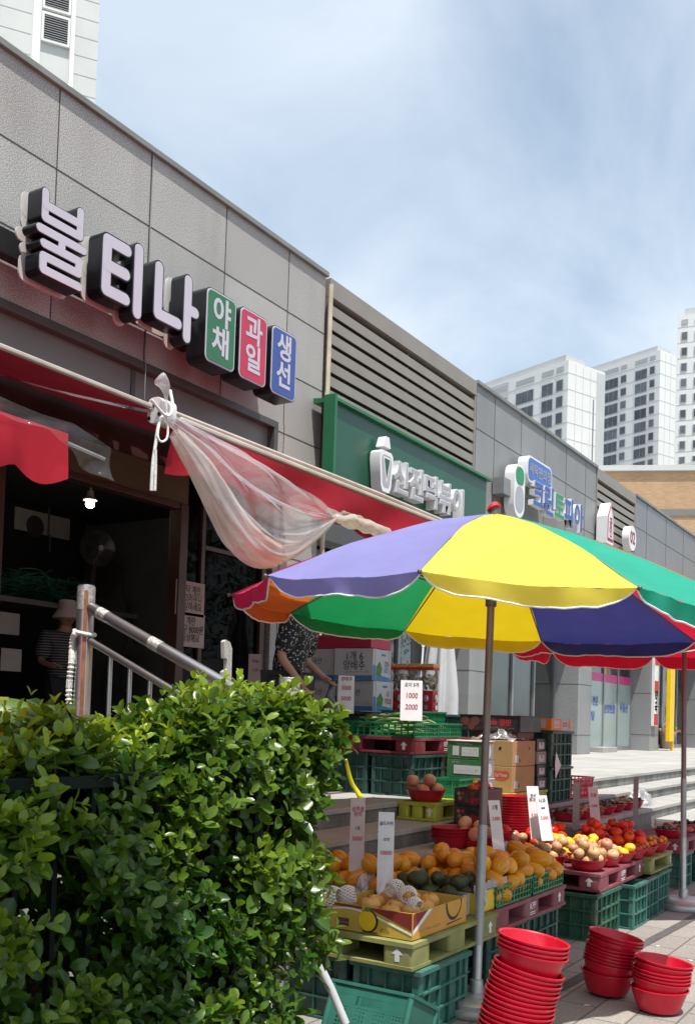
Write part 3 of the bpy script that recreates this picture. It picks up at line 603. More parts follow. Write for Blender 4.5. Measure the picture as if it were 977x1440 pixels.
MB().box((8.53, 5.655, 3.93), (8.575, 5.80, 4.80)).build('side_panel', M['hood_green'], gs, smooth=0, bevel=.004)
MB().prism([(5.662, 4.737), (5.662, 4.768), (5.97, 4.80), (5.97, 4.745)], 8.578, 12.56, Matrix(((0, 0, 1, 0), (1, 0, 0, 0), (0, 1, 0, 0), (0, 0, 0, 1)))).build('hood', M['hood_green'], gs, smooth=0)
p0 = W(551, 671, Y=5.6); p1 = W(652, 721, Y=5.6)
solid_text('신전떡볶이', (p1.x-p0.x)/4.62, (p0.x+p1.x)/2, (p0.z+p1.z)/2+.03, 5.58, M['letter_white'], gs, .035, .13, rim=M['letter_grey'])
lx = W(541, 660, Y=5.58)
lg = MB()
egg = [(.15*math.sin(t)*(1.0-.28*math.cos(t+PI)*-1), -.19*math.cos(t)) for t in [2*PI*i/24 for i in range(24)]]
egg = [(-.10, .20), (-.14, .17), (-.15, .10), (-.11, -.20), (-.07, -.26), (.07, -.26), (.11, -.20), (.15, .10), (.14, .17), (.10, .20)]
lg.m(0).prism(egg, -.13, 0, facade(lx.x, lx.z, 5.56)); lg.m(1).prism([(x*.72, y*.78) for x, y in egg], -.01, .003, facade(lx.x, lx.z, 5.56)); lg.m(0).prism([(-.085, .13), (.085, .13), (.0, -.17)], -.01, .006, facade(lx.x, lx.z, 5.56)); lg.m(2).prism([(-.06, .112), (.06, .112), (.0, -.11)], -.01, .009, facade(lx.x, lx.z, 5.56))
lg.m(0).prism([(-.08, 0), (.08, 0), (.045, .12), (-.03, .12)], -.1, 0, facade(lx.x, lx.z+.245, 5.56))
lg.build('logo', [M['letter_white'], M['letter_grey'], M['board_green']], gs)
# third sign
cs = thing('wall_sign', 'blue and green raised letters with a blue pill and a white plate on granite', 'sign', (14.5, 5.95, 4.0))
a = W(748, 692, Y=5.72); c = W(818, 722, Y=5.72)
w_ = (c.x-a.x)
l = solid_text('크린', w_/4.7, a.x+w_*.19, a.z-.045, 5.7, M['letter_white'], cs, .05, .08); l += solid_text('토피', w_/4.7, a.x+w_*.59, a.z-.045, 5.7, M['letter_white'], cs, .05, .08); l += solid_text('아', w_/4.7, a.x+w_*.90, a.z-.045, 5.7, M['letter_white'], cs, .05, .08)
for t, fx, mt in (('크린', .19, 'letter_blue'), ('토', .49, 'letter_green'), ('피', .69, 'letter_blue'), ('아', .90, 'letter_blue')): text(t, w_/4.7, facade(a.x+w_*fx, a.z-.045, 5.696), M[mt], cs, .034)
q0 = W(745, 660, Y=5.72); q1 = W(775, 684, Y=5.72); pc = ((q0.x+q1.x)/2, (q0.z+q1.z)/2+.06); pw = q1.x-q0.x
MB().prism(rrect(pw+.12, .40, .12), -.16, 0, facade(pc[0], pc[1], 5.74)).build('pill_case', M['letter_white'], cs)
MB().prism(rrect(pw+.06, .34, .1), -.02, .004, facade(pc[0], pc[1], 5.74)).build('pill_face', M['pill_blue'], cs)
text('세탁편의점', .2, facade(pc[0], pc[1], 5.732), M['letter_grey'], cs, .01)
k0 = W(732, 690, Y=5.72)
MB().prism(rrect(.40, .80, .19), -.16, 0, facade(k0.x, k0.z, 5.74)).build('plain_plate', M['letter_white'], cs); MB().prism(rrect(.32, .40, .15, 5, 0, -.13), -.01, .003, facade(k0.x, k0.z, 5.74)).build('grey_face', M['letter_grey'], cs); MB().prism(rrect(.32, .27, .12, 5, 0, .22), -.01, .003, facade(k0.x, k0.z, 5.74)).build('green_face', M['letter_green'], cs)
MB().box((k0.x-.45, 5.8, k0.z-.12), (k0.x-.2, 5.98, k0.z+.12)).build('bracket', M['alu'], cs, smooth=0)
h0 = W(860, 735, Y=5.72); hs = thing('house_sign', 'white house shaped sign with dark red lettering on the louvre', 'sign', (h0.x, 5.9, h0.z-.4))
hp = [(-.20, -.40), (.20, -.40), (.20, .10), (0, .38), (-.20, .10)]
MB().prism(hp, -.2, 0, facade(h0.x, h0.z, 5.75)).build('case', M['letter_white'], hs, smooth=0)
MB().prism([(x*.86, y*.88) for x, y in hp], -.01, .004, facade(h0.x, h0.z, 5.75)).build('edge_stripe', M['text_darkred'], hs, smooth=0)
MB().prism([(x*.66, y*.74) for x, y in hp], -.01, .008, facade(h0.x, h0.z, 5.75)).build('face', M['letter_white'], hs, smooth=0)
text('공\n인', .2, facade(h0.x, h0.z-.1, 5.74), M['text_darkred'], hs, .03)
h0 = W(891, 757, Y=5.72); rs = thing('round_sign', 'small round white sign reading 02 beside the house sign', 'sign', (h0.x, 5.9, h0.z-.3))
MB().prism(circ(0, 0, .25), -.14, 0, facade(h0.x, h0.z, 5.75)).build('case', M['letter_white'], rs)
text('02', .33, facade(h0.x, h0.z, 5.748), M['text_darkred'], rs, .03)
a = W(917, 960, Y=5.97); ps = thing('vertical_sign', 'narrow white sign with red blocks fixed to the far column', 'sign', (22.2, 5.97, 1.3))
MB().box((22.04, 5.93, 1.4), (22.36, 5.99, 3.3)).build('panel', M['white'], ps, smooth=0)
for z in (1.42, 2.15, 2.75): MB().box((22.06, 5.924, z), (22.34, 5.929, z+.25)).build('red_block', M['text_red'], ps, smooth=0); text('약\n국', .27, facade(22.2, 1.92, 5.924), M['text_red'], ps, .03)
ys = thing('banner_sign', 'tall bright yellow sign panel standing past the far column', 'sign', (22.95, 5.8, PZ))
MB().box((22.62, 5.72, 1.06), (22.98, 5.82, 3.4)).build('panel', M['yellow_sign'], ys, smooth=0, bevel=.01); MB().box((22.985, 5.74, PZ), (23.05, 5.80, 3.4)).build('post', M['yellow_sign'], ys, smooth=0)

# ------------------------------------------------------------------ things beyond the shop row
bk = thing('brick_building', 'tan brick building with a pale roof edge behind the shop row', 'building', (50, 30, 0))
az = AZ; fx = Vector((math.sin(AZ+R(-9)), -math.cos(AZ+R(-9)), 0)); ct = W(915, 655, d=46); ct.z = 0
def vert_face(o, ux): return frame(o, ux, (0, 0, 1))
hz = W(915, 655, d=46).z
MB().box((-14, -12, 0), (14, 0, hz-.25), Matrix.Translation(Vector((0, 0, 0)))).build('wall', M['brick_tan'], bk, smooth=0, world=False)
MB().box((-14.15, -12, hz-.25), (14.15, .15, hz)).build('parapet', M['tower_panel'], bk, smooth=0, world=False)
MB().box((-14.02, -.01, hz-2.35), (14.02, .05, hz-2.05)).build('band', M['fascia'], bk, smooth=0, world=False)
b = MB()
for k in range(9): b.box((-.9-.5*k, -1.2, hz), (-1.0-.5*k, -1.1, hz+.05+.11*k))
b.prism([(-.4, hz+.02), (-.4, hz+.12), (-6, hz+1.25), (-6, hz+1.1)], 1.05, 1.25, Matrix(((1,0,0,0),(0,0,-1,0),(0,1,0,0),(0,0,0,1)))); b.build('roof_railing', M['tower_dark'], bk, smooth=0, world=False)
bk.location = (ct.x, ct.y, 0); bk.rotation_euler = (0, 0, math.atan2(-fx.y, -fx.x))
def tower(label, corner, d, w1, w2, cols, a1, rows, fh, rail=False, colr='tower_white', blank=True):
    """corner: the photograph's spot of the near top edge; w1 runs along a1 to the left, w2 to the right of it"""
    p = W(*corner, d=d); H = p.z
    t = thing('apartment_tower', label, 'apartment tower', (p.x, p.y, 0), a1)
    MB().box((0, -w2, 0), (w1, 0, H)).build('wall', M[colr], t, smooth=0, world=False)
    b = MB(); z = H-1.6
    for i in range(rows+3):
        z = H-2.2-fh*i
        b.box((-.03, -w2-.02, z-.05), (w1*.98, .03, z+.05))
    for k in range(1, 5): b.box((-.035, -w2*k/5-.04, 0), (.02, -w2*k/5+.04, H-.4))
    b.build('wall_joint', M['tower_joint'], t, smooth=0, world=False)
    MB().box((-.04, -w2-.03, 0), (.6, -w2*.77, H-.4)).build('grey_corner', M['tower_grey'], t, smooth=0, world=False) if blank else None
    MB().box((1.5, -w2*.6, H), (w1*.85, -1, H+1.6)).build('roof_house', M['tower_grey'], t, smooth=0, world=False)
    for i in range(rows):
        z1 = H-3.1-fh*i
        for (u0, u1, hh, dark) in cols:
            wn = MB().box((u0, .02, z1-hh), (u1, .14, z1)).build('window', M['tower_dark'], t, smooth=0, world=False)
            g = MB(); n = max(1, round((u1-u0)/1.3)); s = (u1-u0-.16)/n
            for k in range(n): g.box((u0+.08+s*k+.04, .141, z1-hh+.1), (u0+.08+s*(k+1)-.04, .16, z1-.1))
            g.build('pane', M['win_dark'], wn, smooth=0, world=False)
    for (u0, u1, hh, dark) in cols: MB().box((u0, .02, H-1.7), (u1, .12, H-.8)).build('parapet_vent', M['tower_dark'], t, smooth=0, world=False)
    b = MB()
    for (u0, u1, hh, dark) in cols:
        if dark: b.box((u0-.35, .015, 0), (u1+.35, .10, H-.2))
    if b.v: b.build('grey_bay', M['tower_grey'], t, smooth=0, world=False)
    return t
a1 = AZ+R(36.5)
tower('white apartment tower with a grey bay left of the other far towers', (799, 506), 172, 26, 9.8, [(1.0, 2.6, 2.0, 0), (3.3, 6.0, 2.2, 0), (7.9, 12.3, 2.2, 0), (14.6, 21.0, 2.3, 1)], a1, 9, 2.9)
tower('white apartment tower standing between two others beyond the brick building', (928, 492), 213, 24, 9.5, [(1.2, 2.6, 1.7, 0), (3.2, 6.4, 2.2, 0), (8.7, 10.3, 1.7, 0), (10.9, 17.4, 2.3, 0), (19.4, 21.4, 2.2, 0), (22.0, 23.8, 2.2, 0)], a1, 14, 2.9)
tower('tallest white apartment tower with small square windows at the far edge', (1014, 436), 177, 7.6, 12, [(3.4, 4.5, 1.5, 0), (5.7, 6.8, 1.5, 0), (.8, 2.2, 1.5, 0)], AZ+R(64), 17, 2.86, blank=False)
# tower behind the first shop
tp = thing('apartment_tower', 'pale panelled tower with black louvres rising close behind the granite wall', 'apartment tower', (0, 0, 0))
q = W(139, 40, d=46); a2 = AZ+R(19); ux = Vector((math.cos(AZ+R(113)), math.sin(AZ+R(113)), 0))
tp.location = (q.x, q.y, 0); tp.rotation_euler = (0, 0, math.atan2(ux.y, ux.x))
MB().box((0, -14, 0), (26, 0, 62)).build('wall', M['tower_panel'], tp, smooth=0, world=False)
b = MB()
for i in range(40): b.box((-.01, .001, 8+.88*i-.02), (26, .03, 8+.88*i+.015)) if False else b.box((0, .002, 8+.9*i-.02), (1.05, .012, 8+.9*i+.02)).box((2.95, .002, 8+.95*i-.02), (26, .012, 8+.95*i+.02))
for x in (4.35, 7, 9.6): b.box((x-.03, .003, 0), (x+.03, .014, 62))
b.build('wall_joint', M['tower_joint'], tp, smooth=0, world=False)
b = MB().box((1.05, .002, 0), (1.25, .12, 62)).box((2.55, .002, 0), (2.9, .06, 62)); b.build('trim', M['tower_white'], tp, smooth=0, world=False)
for zc in [W(88, y, d=46).z for y in (-80, -34, 12, 58)]:
    f = MB().box((1.27, .02, zc-.75), (2.53, .16, zc+.62)).build('vent', M['tower_white'], tp, smooth=0, world=False)
    b = MB().box((1.38, .161, zc-.62), (2.42, .165, zc+.5)); b.build('vent_back', M['black'], f, smooth=0, world=False)
    b = MB()
    for k in range(10): b.box((1.40, .166, zc-.58+.108*k), (2.40, .19, zc-.58+.108*k+.014))
    b.build('vent_slat', M['tower_grey'], f, smooth=0, world=False)
an = W(832, 640, Y=9); at_ = W(826, 555, Y=9)
ant = thing('roof_antenna', 'thin grey antenna mast standing on the shop roof', 'antenna', (an.x, 9, 6.1))
MB().tube([(an.x, 9, 6.1), (an.x, 9, at_.z)], .02, 6).build('mast', M['steel_dull'], ant); MB().box((an.x-.15, 8.85, 6.1), (an.x+.15, 9.15, 6.2)).build('foot', M['steel_dull'], ant, smooth=0)
for px, py, lab in ((97, 121, 'small white camera on the coping of the first shop'),):
    p = W(px, py, Y=6.1); cc = thing('roof_camera', lab, 'camera', (p.x, 6.1, 6.255)); MB().ball((p.x, 6.1, 6.33), .032).build('dome', M['white'], cc); MB().lathe([(.03, 6.255), (.02, 6.31)], 10, Matrix.Translation((p.x, 6.1, 0))).build('mount', M['white'], cc)
# ------------------------------------------------------------------ awnings
YB = 3.6; ZB = W(228, 582, Y=YB).z
aw = thing('awning', 'long red retractable awning with a white end cap over the fruit shop', 'awning', (4.9, 6, 3.8))
xc = W(228, 582, Y=YB).x
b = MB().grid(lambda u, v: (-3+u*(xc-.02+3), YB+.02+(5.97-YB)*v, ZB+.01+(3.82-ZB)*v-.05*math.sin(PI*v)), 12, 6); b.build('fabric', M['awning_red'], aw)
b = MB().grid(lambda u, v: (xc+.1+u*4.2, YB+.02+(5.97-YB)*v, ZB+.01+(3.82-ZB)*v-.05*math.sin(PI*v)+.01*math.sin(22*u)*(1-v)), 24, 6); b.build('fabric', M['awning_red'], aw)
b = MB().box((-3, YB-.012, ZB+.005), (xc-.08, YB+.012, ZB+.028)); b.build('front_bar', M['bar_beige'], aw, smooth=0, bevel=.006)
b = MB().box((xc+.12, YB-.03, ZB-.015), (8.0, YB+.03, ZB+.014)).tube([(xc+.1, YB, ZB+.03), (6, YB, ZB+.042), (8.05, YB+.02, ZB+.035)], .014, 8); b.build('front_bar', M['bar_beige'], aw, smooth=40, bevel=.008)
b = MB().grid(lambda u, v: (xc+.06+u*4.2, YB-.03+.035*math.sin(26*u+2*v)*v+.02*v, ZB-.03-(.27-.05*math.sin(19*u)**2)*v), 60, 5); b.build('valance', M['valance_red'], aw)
for x in (.4, 7.6): MB().tube([(x, 5.98, 3.72), (x+.25, 5.0, 3.3), (x+.05, YB+.05, ZB)], .018, 6).build('folding_arm', M['steel_dull'], aw)
MB().tube([(-3, 5.93, 3.86), (8.0, 5.93, 3.86)], .05, 10).build('roller', M['bar_beige'], aw)
b = MB().prism(rrect(.105, .135, .04), -.055, .055, frame((xc, YB, ZB+.005), (0, 1, 0), (0, 0, 1)))
cp = b.build('end_cap', M['cap_white'], aw, bevel=.015)
b = MB()
for dy, dz in ((-.01, .03), (.035, -.02), (-.035, -.035)): b.prism(circ(dy, dz, .011, 10), .0, .0035, frame((xc-.056, YB, ZB), (0, -1, 0), (0, 0, 1)))
b.build('screw', M['black'], cp)
# bundled plastic sheet
def path(pts, n=40):
    """Catmull-Rom through points"""
    P = [Vector(p) for p in pts]; P = [P[0]*2-P[1]]+P+[P[-1]*2-P[-2]]; out = []
    for i in range(n+1):
        t = i/n*(len(P)-3); k = min(int(t), len(P)-4); t -= k; a, b_, c, d = P[k:k+4]
        out.append(.5*((2*b_)+(c-a)*t+(2*a-5*b_+4*c-d)*t*t+(3*b_-a-3*c+d)*t**3))
    return out
YS = YB-.1
up = path([W(236, 578, Y=YS), W(300, 612, Y=YS), W(370, 652, Y=YS), (W(430, 695, Y=YS)), W(472, 727, Y=YS)])
lo = path([W(232, 592, Y=YS-.02), W(270, 640, Y=YS-.05), W(306, 700, Y=YS-.1), W(340, 755, Y=YS-.13), W(372, 778, Y=YS-.13), W(405, 776, Y=YS-.1), W(445, 752, Y=YS-.05), W(472, 729, Y=YS)])
ps = thing('plastic_sheet', 'bundled translucent plastic sheet tied up under the awning front', 'plastic sheet', (xc+.6, YS, 2.6))
def sheet(u, v):
    i = min(int(u*40), 39); a = up[i].lerp(up[i+1], u*40-i); c = lo[i].lerp(lo[i+1], u*40-i); p = a.lerp(c, v)
    k = math.sin(PI*min(1, u*1.3))*math.sin(PI*v)
    fold = .05*math.sin(17*v+5*u)+.025*math.sin(41*v-9*u)+.05*mnoise.noise(Vector((u*3, v*9, 3)))
    return (p.x, p.y-.06*k+fold*min(1, 3*u, 3.5*(1-u)+.1), p.z+.015*mnoise.noise(Vector((u*8, v*8, 1)))*k)
MB().grid(sheet, 60, 46).build('sheet', M['film_milky'], ps, smooth=180)
rr = [.010+.078*math.sin(PI*min(1, (i/40)**.8))**1.2*(1 if i < 26 else .72) for i in range(41)]
def crumple(b, pts, rr, amp, seed):
    n = 20; base = len(b.v); b.tube(pts, rr, n)
    for i in range(base, len(b.v)):
        v = Vector(b.v[i]); q = v*13; b.v[i] = tuple(v+Vector((mnoise.noise(q), mnoise.noise(q+Vector((7, seed, 2))), mnoise.noise(q+Vector((1, 9, seed)))))*amp)
b = MB(); nr = 36; L2 = lo[2:]
def rolled(u, v):
    i = min(int(u*38), 37); f = u*38-i; p = L2[i].lerp(L2[i+1], f); tg = (L2[min(i+1, 38)]-L2[max(i-1, 0)]).normalized(); a = tg.cross(Vector((0, 1, 0))).normalized(); c = tg.cross(a)
    q = 2*PI*v; r_ = (rr[i+2]*(1-f)+rr[min(i+3, 40)]*f)*(1+.11*math.sin(5*q+7*u)+.07*math.sin(11*q-9*u)+.22*mnoise.noise(Vector((u*7, math.cos(q)*1.5, math.sin(q)*1.5))))
    return tuple(p+a*(r_*math.cos(q))+c*(r_*math.sin(q)))
b.grid(rolled, 76, nr); b.build('roll', M['film_roll'], ps, smooth=180)
kn = W(226, 576, Y=YB-.02); b = MB()
tuft = path([kn+Vector((0, -.04, .02)), kn+Vector((-.02, -.06, .06)), kn+Vector((-.06, -.07, .11)), kn+Vector((-.09, -.07, .135))], 12)
crumple(b, tuft, [.012, .010, .011, .013, .016, .019, .022, .025, .027, .029, .030, .030, .024], .022, 5); b.build('tuft', M['film_milky'], ps, smooth=180)
# wrapped canvas at the right end of the bundle
b = MB(); e1 = path([W(472, 728, Y=YS), W(510, 738, Y=YS), W(560, 762, Y=YS), W(620, 800, Y=YS)], 30)
crumple(b, e1, [.022+.022*math.sin(PI*i/30)**.5 for i in range(31)], .028, 8); b.build('tied_canvas', M['film_roll'], ps, smooth=180)
b = MB(); crumple(b, [p+Vector((0, .10, .05)) for p in e1], [.045]*31, .03, 12); b.build('tied_canvas', M['tarp_brown'], ps, smooth=180)
# cord
rp_ = thing('rope', 'white cord with a loop hanging from the awning end cap', 'rope', tuple(W(222, 692, Y=YB-.12)))
c0 = W(225, 592, Y=YB-.12)
b = MB(); b.tube(path([c0+Vector((.05, 0, .05)), c0, W(219, 625, Y=YB-.12), W(215, 655, Y=YB-.12), W(213, 690, Y=YB-.12)], 30), [.0085]*31, 7)
b.tube(path([W(219, 632, Y=YB-.13), W(219, 660, Y=YB-.13), W(218, 690, Y=YB-.13)], 16), .0075, 7)
b.tube(path([c0, W(222, 612, Y=YB-.13), W(227, 621, Y=YB-.14), W(235, 616, Y=YB-.14), W(236, 600, Y=YB-.13), W(231, 592, Y=YB-.12)], 24), .006, 7)
b.tube(path([c0+Vector((-.07, .0, .09)), c0+Vector((.02, -.02, .03)), c0+Vector((.09, 0, .09)), c0+Vector((.12, .05, .2))], 16), .008, 7)
b.build('cord', M['rope'], rp_)
# low red canopy at the left
YV = 2.3; x1 = W(95, 640, Y=YV).x; zt = 2.262; zb = 2.095
cn = thing('canopy', 'bright red canopy with a scalloped valance at the left edge', 'awning', (.6, YV, 0))
def val(u, v):
    x = -1.2+u*(x1+1.2); s = abs(math.sin((x1-x)/.205*PI)) ; zl = zb+.03-.035*s
    return (x, YV+.012*math.sin(x*17)*v-.01*v, zt+(zl-zt)*v)
MB().grid(val, 130, 5).build('valance', M['valance_red'], cn, smooth=60)
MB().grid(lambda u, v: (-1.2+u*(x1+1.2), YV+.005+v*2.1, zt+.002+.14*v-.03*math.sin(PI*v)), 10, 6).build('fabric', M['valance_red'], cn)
MB().tube([(-1.2, YV+.02, zt-.015), (x1, YV+.02, zt-.015)], .011, 8).tube([(-1.2, YV+2.1, zt+.13), (x1, YV+2.1, zt+.13)], .011, 8).tube([(.1, YV+.02, zt-.02), (.1, YV+2.1, zt+.12)], .011, 8).build('rail', M['steel_dull'], cn)
for x, y in ((.1, YV+.05), (.1, YV+2.05)): MB().tube([(x, y, 0 if y < 3.3 else PZ), (x, y, zt+(.0 if y < 3 else .12))], .016, 8).build('post', M['pole_grey'], cn)
fs = thing('plastic_sheet', 'clear plastic film laid over the red canopy and hanging past its end', 'plastic sheet', (x1, YV, 2.1))
x2 = W(152, 600, Y=YV).x
def flm(u, v):
    x = .2+u*(x2-.2); top = zt+.035+.01*math.sin(9*x)-.05*max(0, x-x1)/(x2-x1); dr = .055+.03*mnoise.noise(Vector((x*3, 1, 1)))+.045*max(0, min(1, (x-x1+.05)/.1))
    return (x, YV-.02-.02*math.sin(19*x+3*v)*v-.012*math.sin(47*x)*v*v, top-dr*v)
MB().grid(flm, 90, 8).build('film', M['film_clear'], fs, smooth=180)
MB().tube([(x1-.1, YV+.02, zt-.012), (x2+.01, YV+.02, zt-.035)], .006, 6).build('rod', M['steel_dull'], fs)

# ------------------------------------------------------------------ stainless railing
XR = 3.5; SL = .4258
rl = thing('stair_railing', 'stainless steel railing sloping down beside the steps behind the hedge', 'railing', (XR, 3.78, PZ))
yt, yb = 3.79, 2.51; zt_ = 2.05
b = MB(); b.lathe([(.044, PZ), (.044, 2.045), (.040, 2.055)], 24, Matrix.Translation((XR, yt, 0))); b.lathe([(.06, PZ+.003), (.06, PZ+.02), (.046, PZ+.03)], 24, Matrix.Translation((XR, yt, 0)))
b.build('post', M['steel'], rl)
MB().lathe([(.044, 0), (.044, 1.585), (.040, 1.595)], 24, Matrix.Translation((XR, yb, 0))).build('post', M['steel'], rl)
b = MB().lathe([(.0455, 1.47), (.046, 1.599), (.03, 1.60)], 24, Matrix.Translation((XR, yb, 0))); b.build('tape_wrap', M['tape'], rl)
zr = lambda y: 1.93+SL*(y-3.73)
def rail(dz, r, name):
    return MB().tube([(XR, yt-.04, zr(yt-.04)+dz), (XR, yb+.04, zr(yb+.04)+dz)], r, 16).build(name, M['steel'], rl)
rail(0, .030, 'handrail'); rail(-.165, .019, 'lower_rail')
for k in range(9):
    y = 3.60-.135*k
    if y > yb+.08: MB().tube([(XR, y, zr(y)-.17), (XR, y, zr(y)-.86)], .0115, 10).build('baluster', M['steel'], rl)
for y, w_ in ((3.66, .03), (3.30, .034)):
    MB().tube([(XR, y+w_, zr(y+w_)), (XR, y-w_, zr(y-w_))], .0315, 16).build('tape_patch', M['tape'], rl)
MB().lathe([(.0452, 1.93), (.0452, 2.047)], 24, Matrix.Translation((XR, yt, 0)), cap0=False, cap1=False).build('tape_wrap', M['tape'], rl)
b = MB().prism(rrect(.02, 1.15, .004), .0462, .047, frame((XR, yt, 1.45), (.75, -.66, 0), (0, 0, 1)))
b.build('rust_strip', M['rust_tape'], rl)
ro = thing('rope', 'frayed white rope looped round the stainless post', 'rope', (XR, yt, 1.3))
zq = W(115, 890, X=XR).z
b = MB(); b.tube([(XR+.051*math.cos(a), yt+.051*math.sin(a), zq+.012*math.sin(a*1.0)) for a in [2*PI*i/24 for i in range(25)]], .010, 8)
cr = W(103, 900, X=XR-.03); pp = path([(XR-.052, yt, zq), tuple(cr), tuple(W(101, 930, X=XR-.05)), tuple(W(98, 960, X=XR-.05)), tuple(W(97, 990, X=XR-.05))], 40)
base = len(b.v); b.tube(pp, [.011+.008*abs(math.sin(i*1.7)) for i in range(41)], 8)
b.build('cord', M['rope'], ro)

# ------------------------------------------------------------------ hedge, fence
HB = 1.3
def top_z(x):
    pts = [(.3, 1.31), (1.5, 1.31), (1.67, 1.31), (1.78, 1.37), (1.86, 1.40), (1.94, 1.36), (2.04, 1.285), (2.24, 1.285), (2.32, 1.38), (2.42, 1.45), (2.55, 1.46), (2.65, 1.485), (2.74, 1.45), (2.87, 1.465), (3.0, 1.41), (3.18, 1.345)]
    for (a, za), (c, zc) in zip(pts[:-1], pts[1:]):
        if x <= c: return za+(zc-za)*max(0, min(1, (x-a)/(c-a)))
    return pts[-1][1]
hg = thing('hedge', 'clipped glossy green hedge beside the steps in front of the shop', 'hedge', (2, 2.35, 0))
XE = 3.10
rs_ = np.random.RandomState(4)
LV, LF, LT = [], [], []
def add_leaf(p, d, nrm, L_, Wd, tint):
    d = d.normalized(); s = d.cross(nrm)
    if s.length < 1e-4: return
    s.normalize(); n = s.cross(d)
    cup = rng.uniform(.2, .6); dr = rng.uniform(-.02, .28); tw = rng.uniform(-.25, .25)
    s = (s+n*tw).normalized()
    def q(t, w_): return p+d*(L_*t)+s*(Wd*w_)+n*(abs(w_)*Wd*cup-dr*L_*t*t)
    base = len(LV)
    LV.extend([q(0, 0), q(.3, 0), q(.66, 0), q(1, 0), q(.22, .36), q(.55, .5), q(.86, .33), q(.22, -.36), q(.55, -.5), q(.86, -.33)])
    LF.extend([(base, base+4, base+1), (base+1, base+4, base+5, base+2), (base+2, base+5, base+6, base+3), (base, base+1, base+7), (base+1, base+2, base+8, base+7), (base+2, base+3, base+9, base+8)])
    LT.extend([tint]*10)
def shoot(p, ax, n, size, young):
    ax = ax.normalized(); t = Vector((rng.gauss(0, 1), rng.gauss(0, 1), rng.gauss(0, 1))); a = ax.cross(t).normalized(); c = ax.cross(a)
    for k in range(n):
        ph = k*PI/2+rng.uniform(-.3, .3); f = k/max(1, n-1); op = R(74-40*f)+rng.uniform(-.22, .22)
        for s in (0, PI):
            o = a*math.cos(ph+s)+c*math.sin(ph+s); d = ax*math.cos(op)+o*math.sin(op); nr = ax*math.sin(op)-o*math.cos(op)
            L_ = size*(1-.38*f)*rng.uniform(.75, 1.2)
            add_leaf(p+ax*(.075*f), d, nr, L_, L_*rng.uniform(.50, .66), min(1, max(0, young*(.25+.75*f)+rng.uniform(-.12, .12))))
NF = lambda v, s: mnoise.noise(v*s)
def hedge_face(n, fn, nrm, depth, thr):
    for i in range(n):
        u, v = rng.random(), rng.random(); p = fn(u, v); g = NF(p, 3.1)+.55*NF(p+Vector((5, 2, 8)), 7)
        dd = rng.random()**1.6*depth
        if nrm.y < -.9 and abs(p.z-1.235) < .05 and (p.x < 1.80 or 2.28 < p.x < 2.40) and rng.random() < .75: continue
        if g < thr and rng.random() < .90:
            if rng.random() < .35: dd = depth*rng.uniform(.9, 1.6)
            else: continue
        bulge = .07*NF(p+Vector((1, 4, 3)), 2.2)+.05*NF(p, 5)
        pos = p+nrm*(bulge-dd)
        ax = nrm*rng.uniform(.3, 1.0)+Vector((0, 0, rng.uniform(.45, 1.1)))+Vector((rng.gauss(0, .38), rng.gauss(0, .38), rng.gauss(0, .25)))
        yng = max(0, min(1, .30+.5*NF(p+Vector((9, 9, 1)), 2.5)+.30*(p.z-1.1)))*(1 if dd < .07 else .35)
        shoot(pos, ax, rng.choice((2, 3, 3, 4)), rng.uniform(.046, .078), yng)
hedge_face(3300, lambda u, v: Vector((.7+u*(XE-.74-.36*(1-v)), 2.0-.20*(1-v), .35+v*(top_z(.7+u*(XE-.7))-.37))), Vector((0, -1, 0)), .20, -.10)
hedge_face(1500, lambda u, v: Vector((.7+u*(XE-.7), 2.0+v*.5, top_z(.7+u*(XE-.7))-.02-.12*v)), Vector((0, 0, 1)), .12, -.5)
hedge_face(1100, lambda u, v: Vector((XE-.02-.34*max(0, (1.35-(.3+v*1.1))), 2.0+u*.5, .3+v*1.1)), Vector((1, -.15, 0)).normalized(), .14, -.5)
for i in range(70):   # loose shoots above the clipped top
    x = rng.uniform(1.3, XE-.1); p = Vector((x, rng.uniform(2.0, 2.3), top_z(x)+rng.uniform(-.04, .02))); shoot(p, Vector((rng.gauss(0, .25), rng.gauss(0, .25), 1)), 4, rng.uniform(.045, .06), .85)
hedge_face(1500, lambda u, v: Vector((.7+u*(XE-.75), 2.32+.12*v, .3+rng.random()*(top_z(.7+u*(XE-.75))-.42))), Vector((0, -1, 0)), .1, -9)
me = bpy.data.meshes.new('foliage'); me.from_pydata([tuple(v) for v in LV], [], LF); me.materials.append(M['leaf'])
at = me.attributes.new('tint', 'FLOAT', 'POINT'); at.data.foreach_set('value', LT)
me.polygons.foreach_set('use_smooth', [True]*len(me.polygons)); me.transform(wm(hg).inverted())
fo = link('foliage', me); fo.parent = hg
b = MB()
for i in range(30):
    x = rng.uniform(.8, XE-.3); y = rng.uniform(2.2, 2.4); p = [(x, y, .02)]; 
    for k in range(1, 6): p.append((x+rng.gauss(0, .05)*k**.5, y+rng.gauss(0, .05)*k**.5-.02*k, .02+.25*k))
    b.tube(p, [.011, .009, .007, .005, .003, .002], 6)
    for k in range(2, 6):
        q = Vector(p[k]); b.tube([q, q+Vector((rng.gauss(0, .04), -rng.uniform(.02, .10), rng.uniform(.03, .09)))], [.003, .0015], 5)
b.build('branches', M['bark'], hg)
fe = thing('metal_fence', 'black metal railing half buried in the hedge', 'fence', (2, 2.03, 0))
zf = 1.245
MB().box((-.5, 1.985, zf-.018), (XE-.36, 2.02, zf+.018)).build('top_rail', M['fence'], fe, smooth=0, bevel=.004)
MB().box((-.5, 1.985, .25), (XE-.36, 2.02, .28)).build('bottom_rail', M['fence'], fe, smooth=0, bevel=.004)
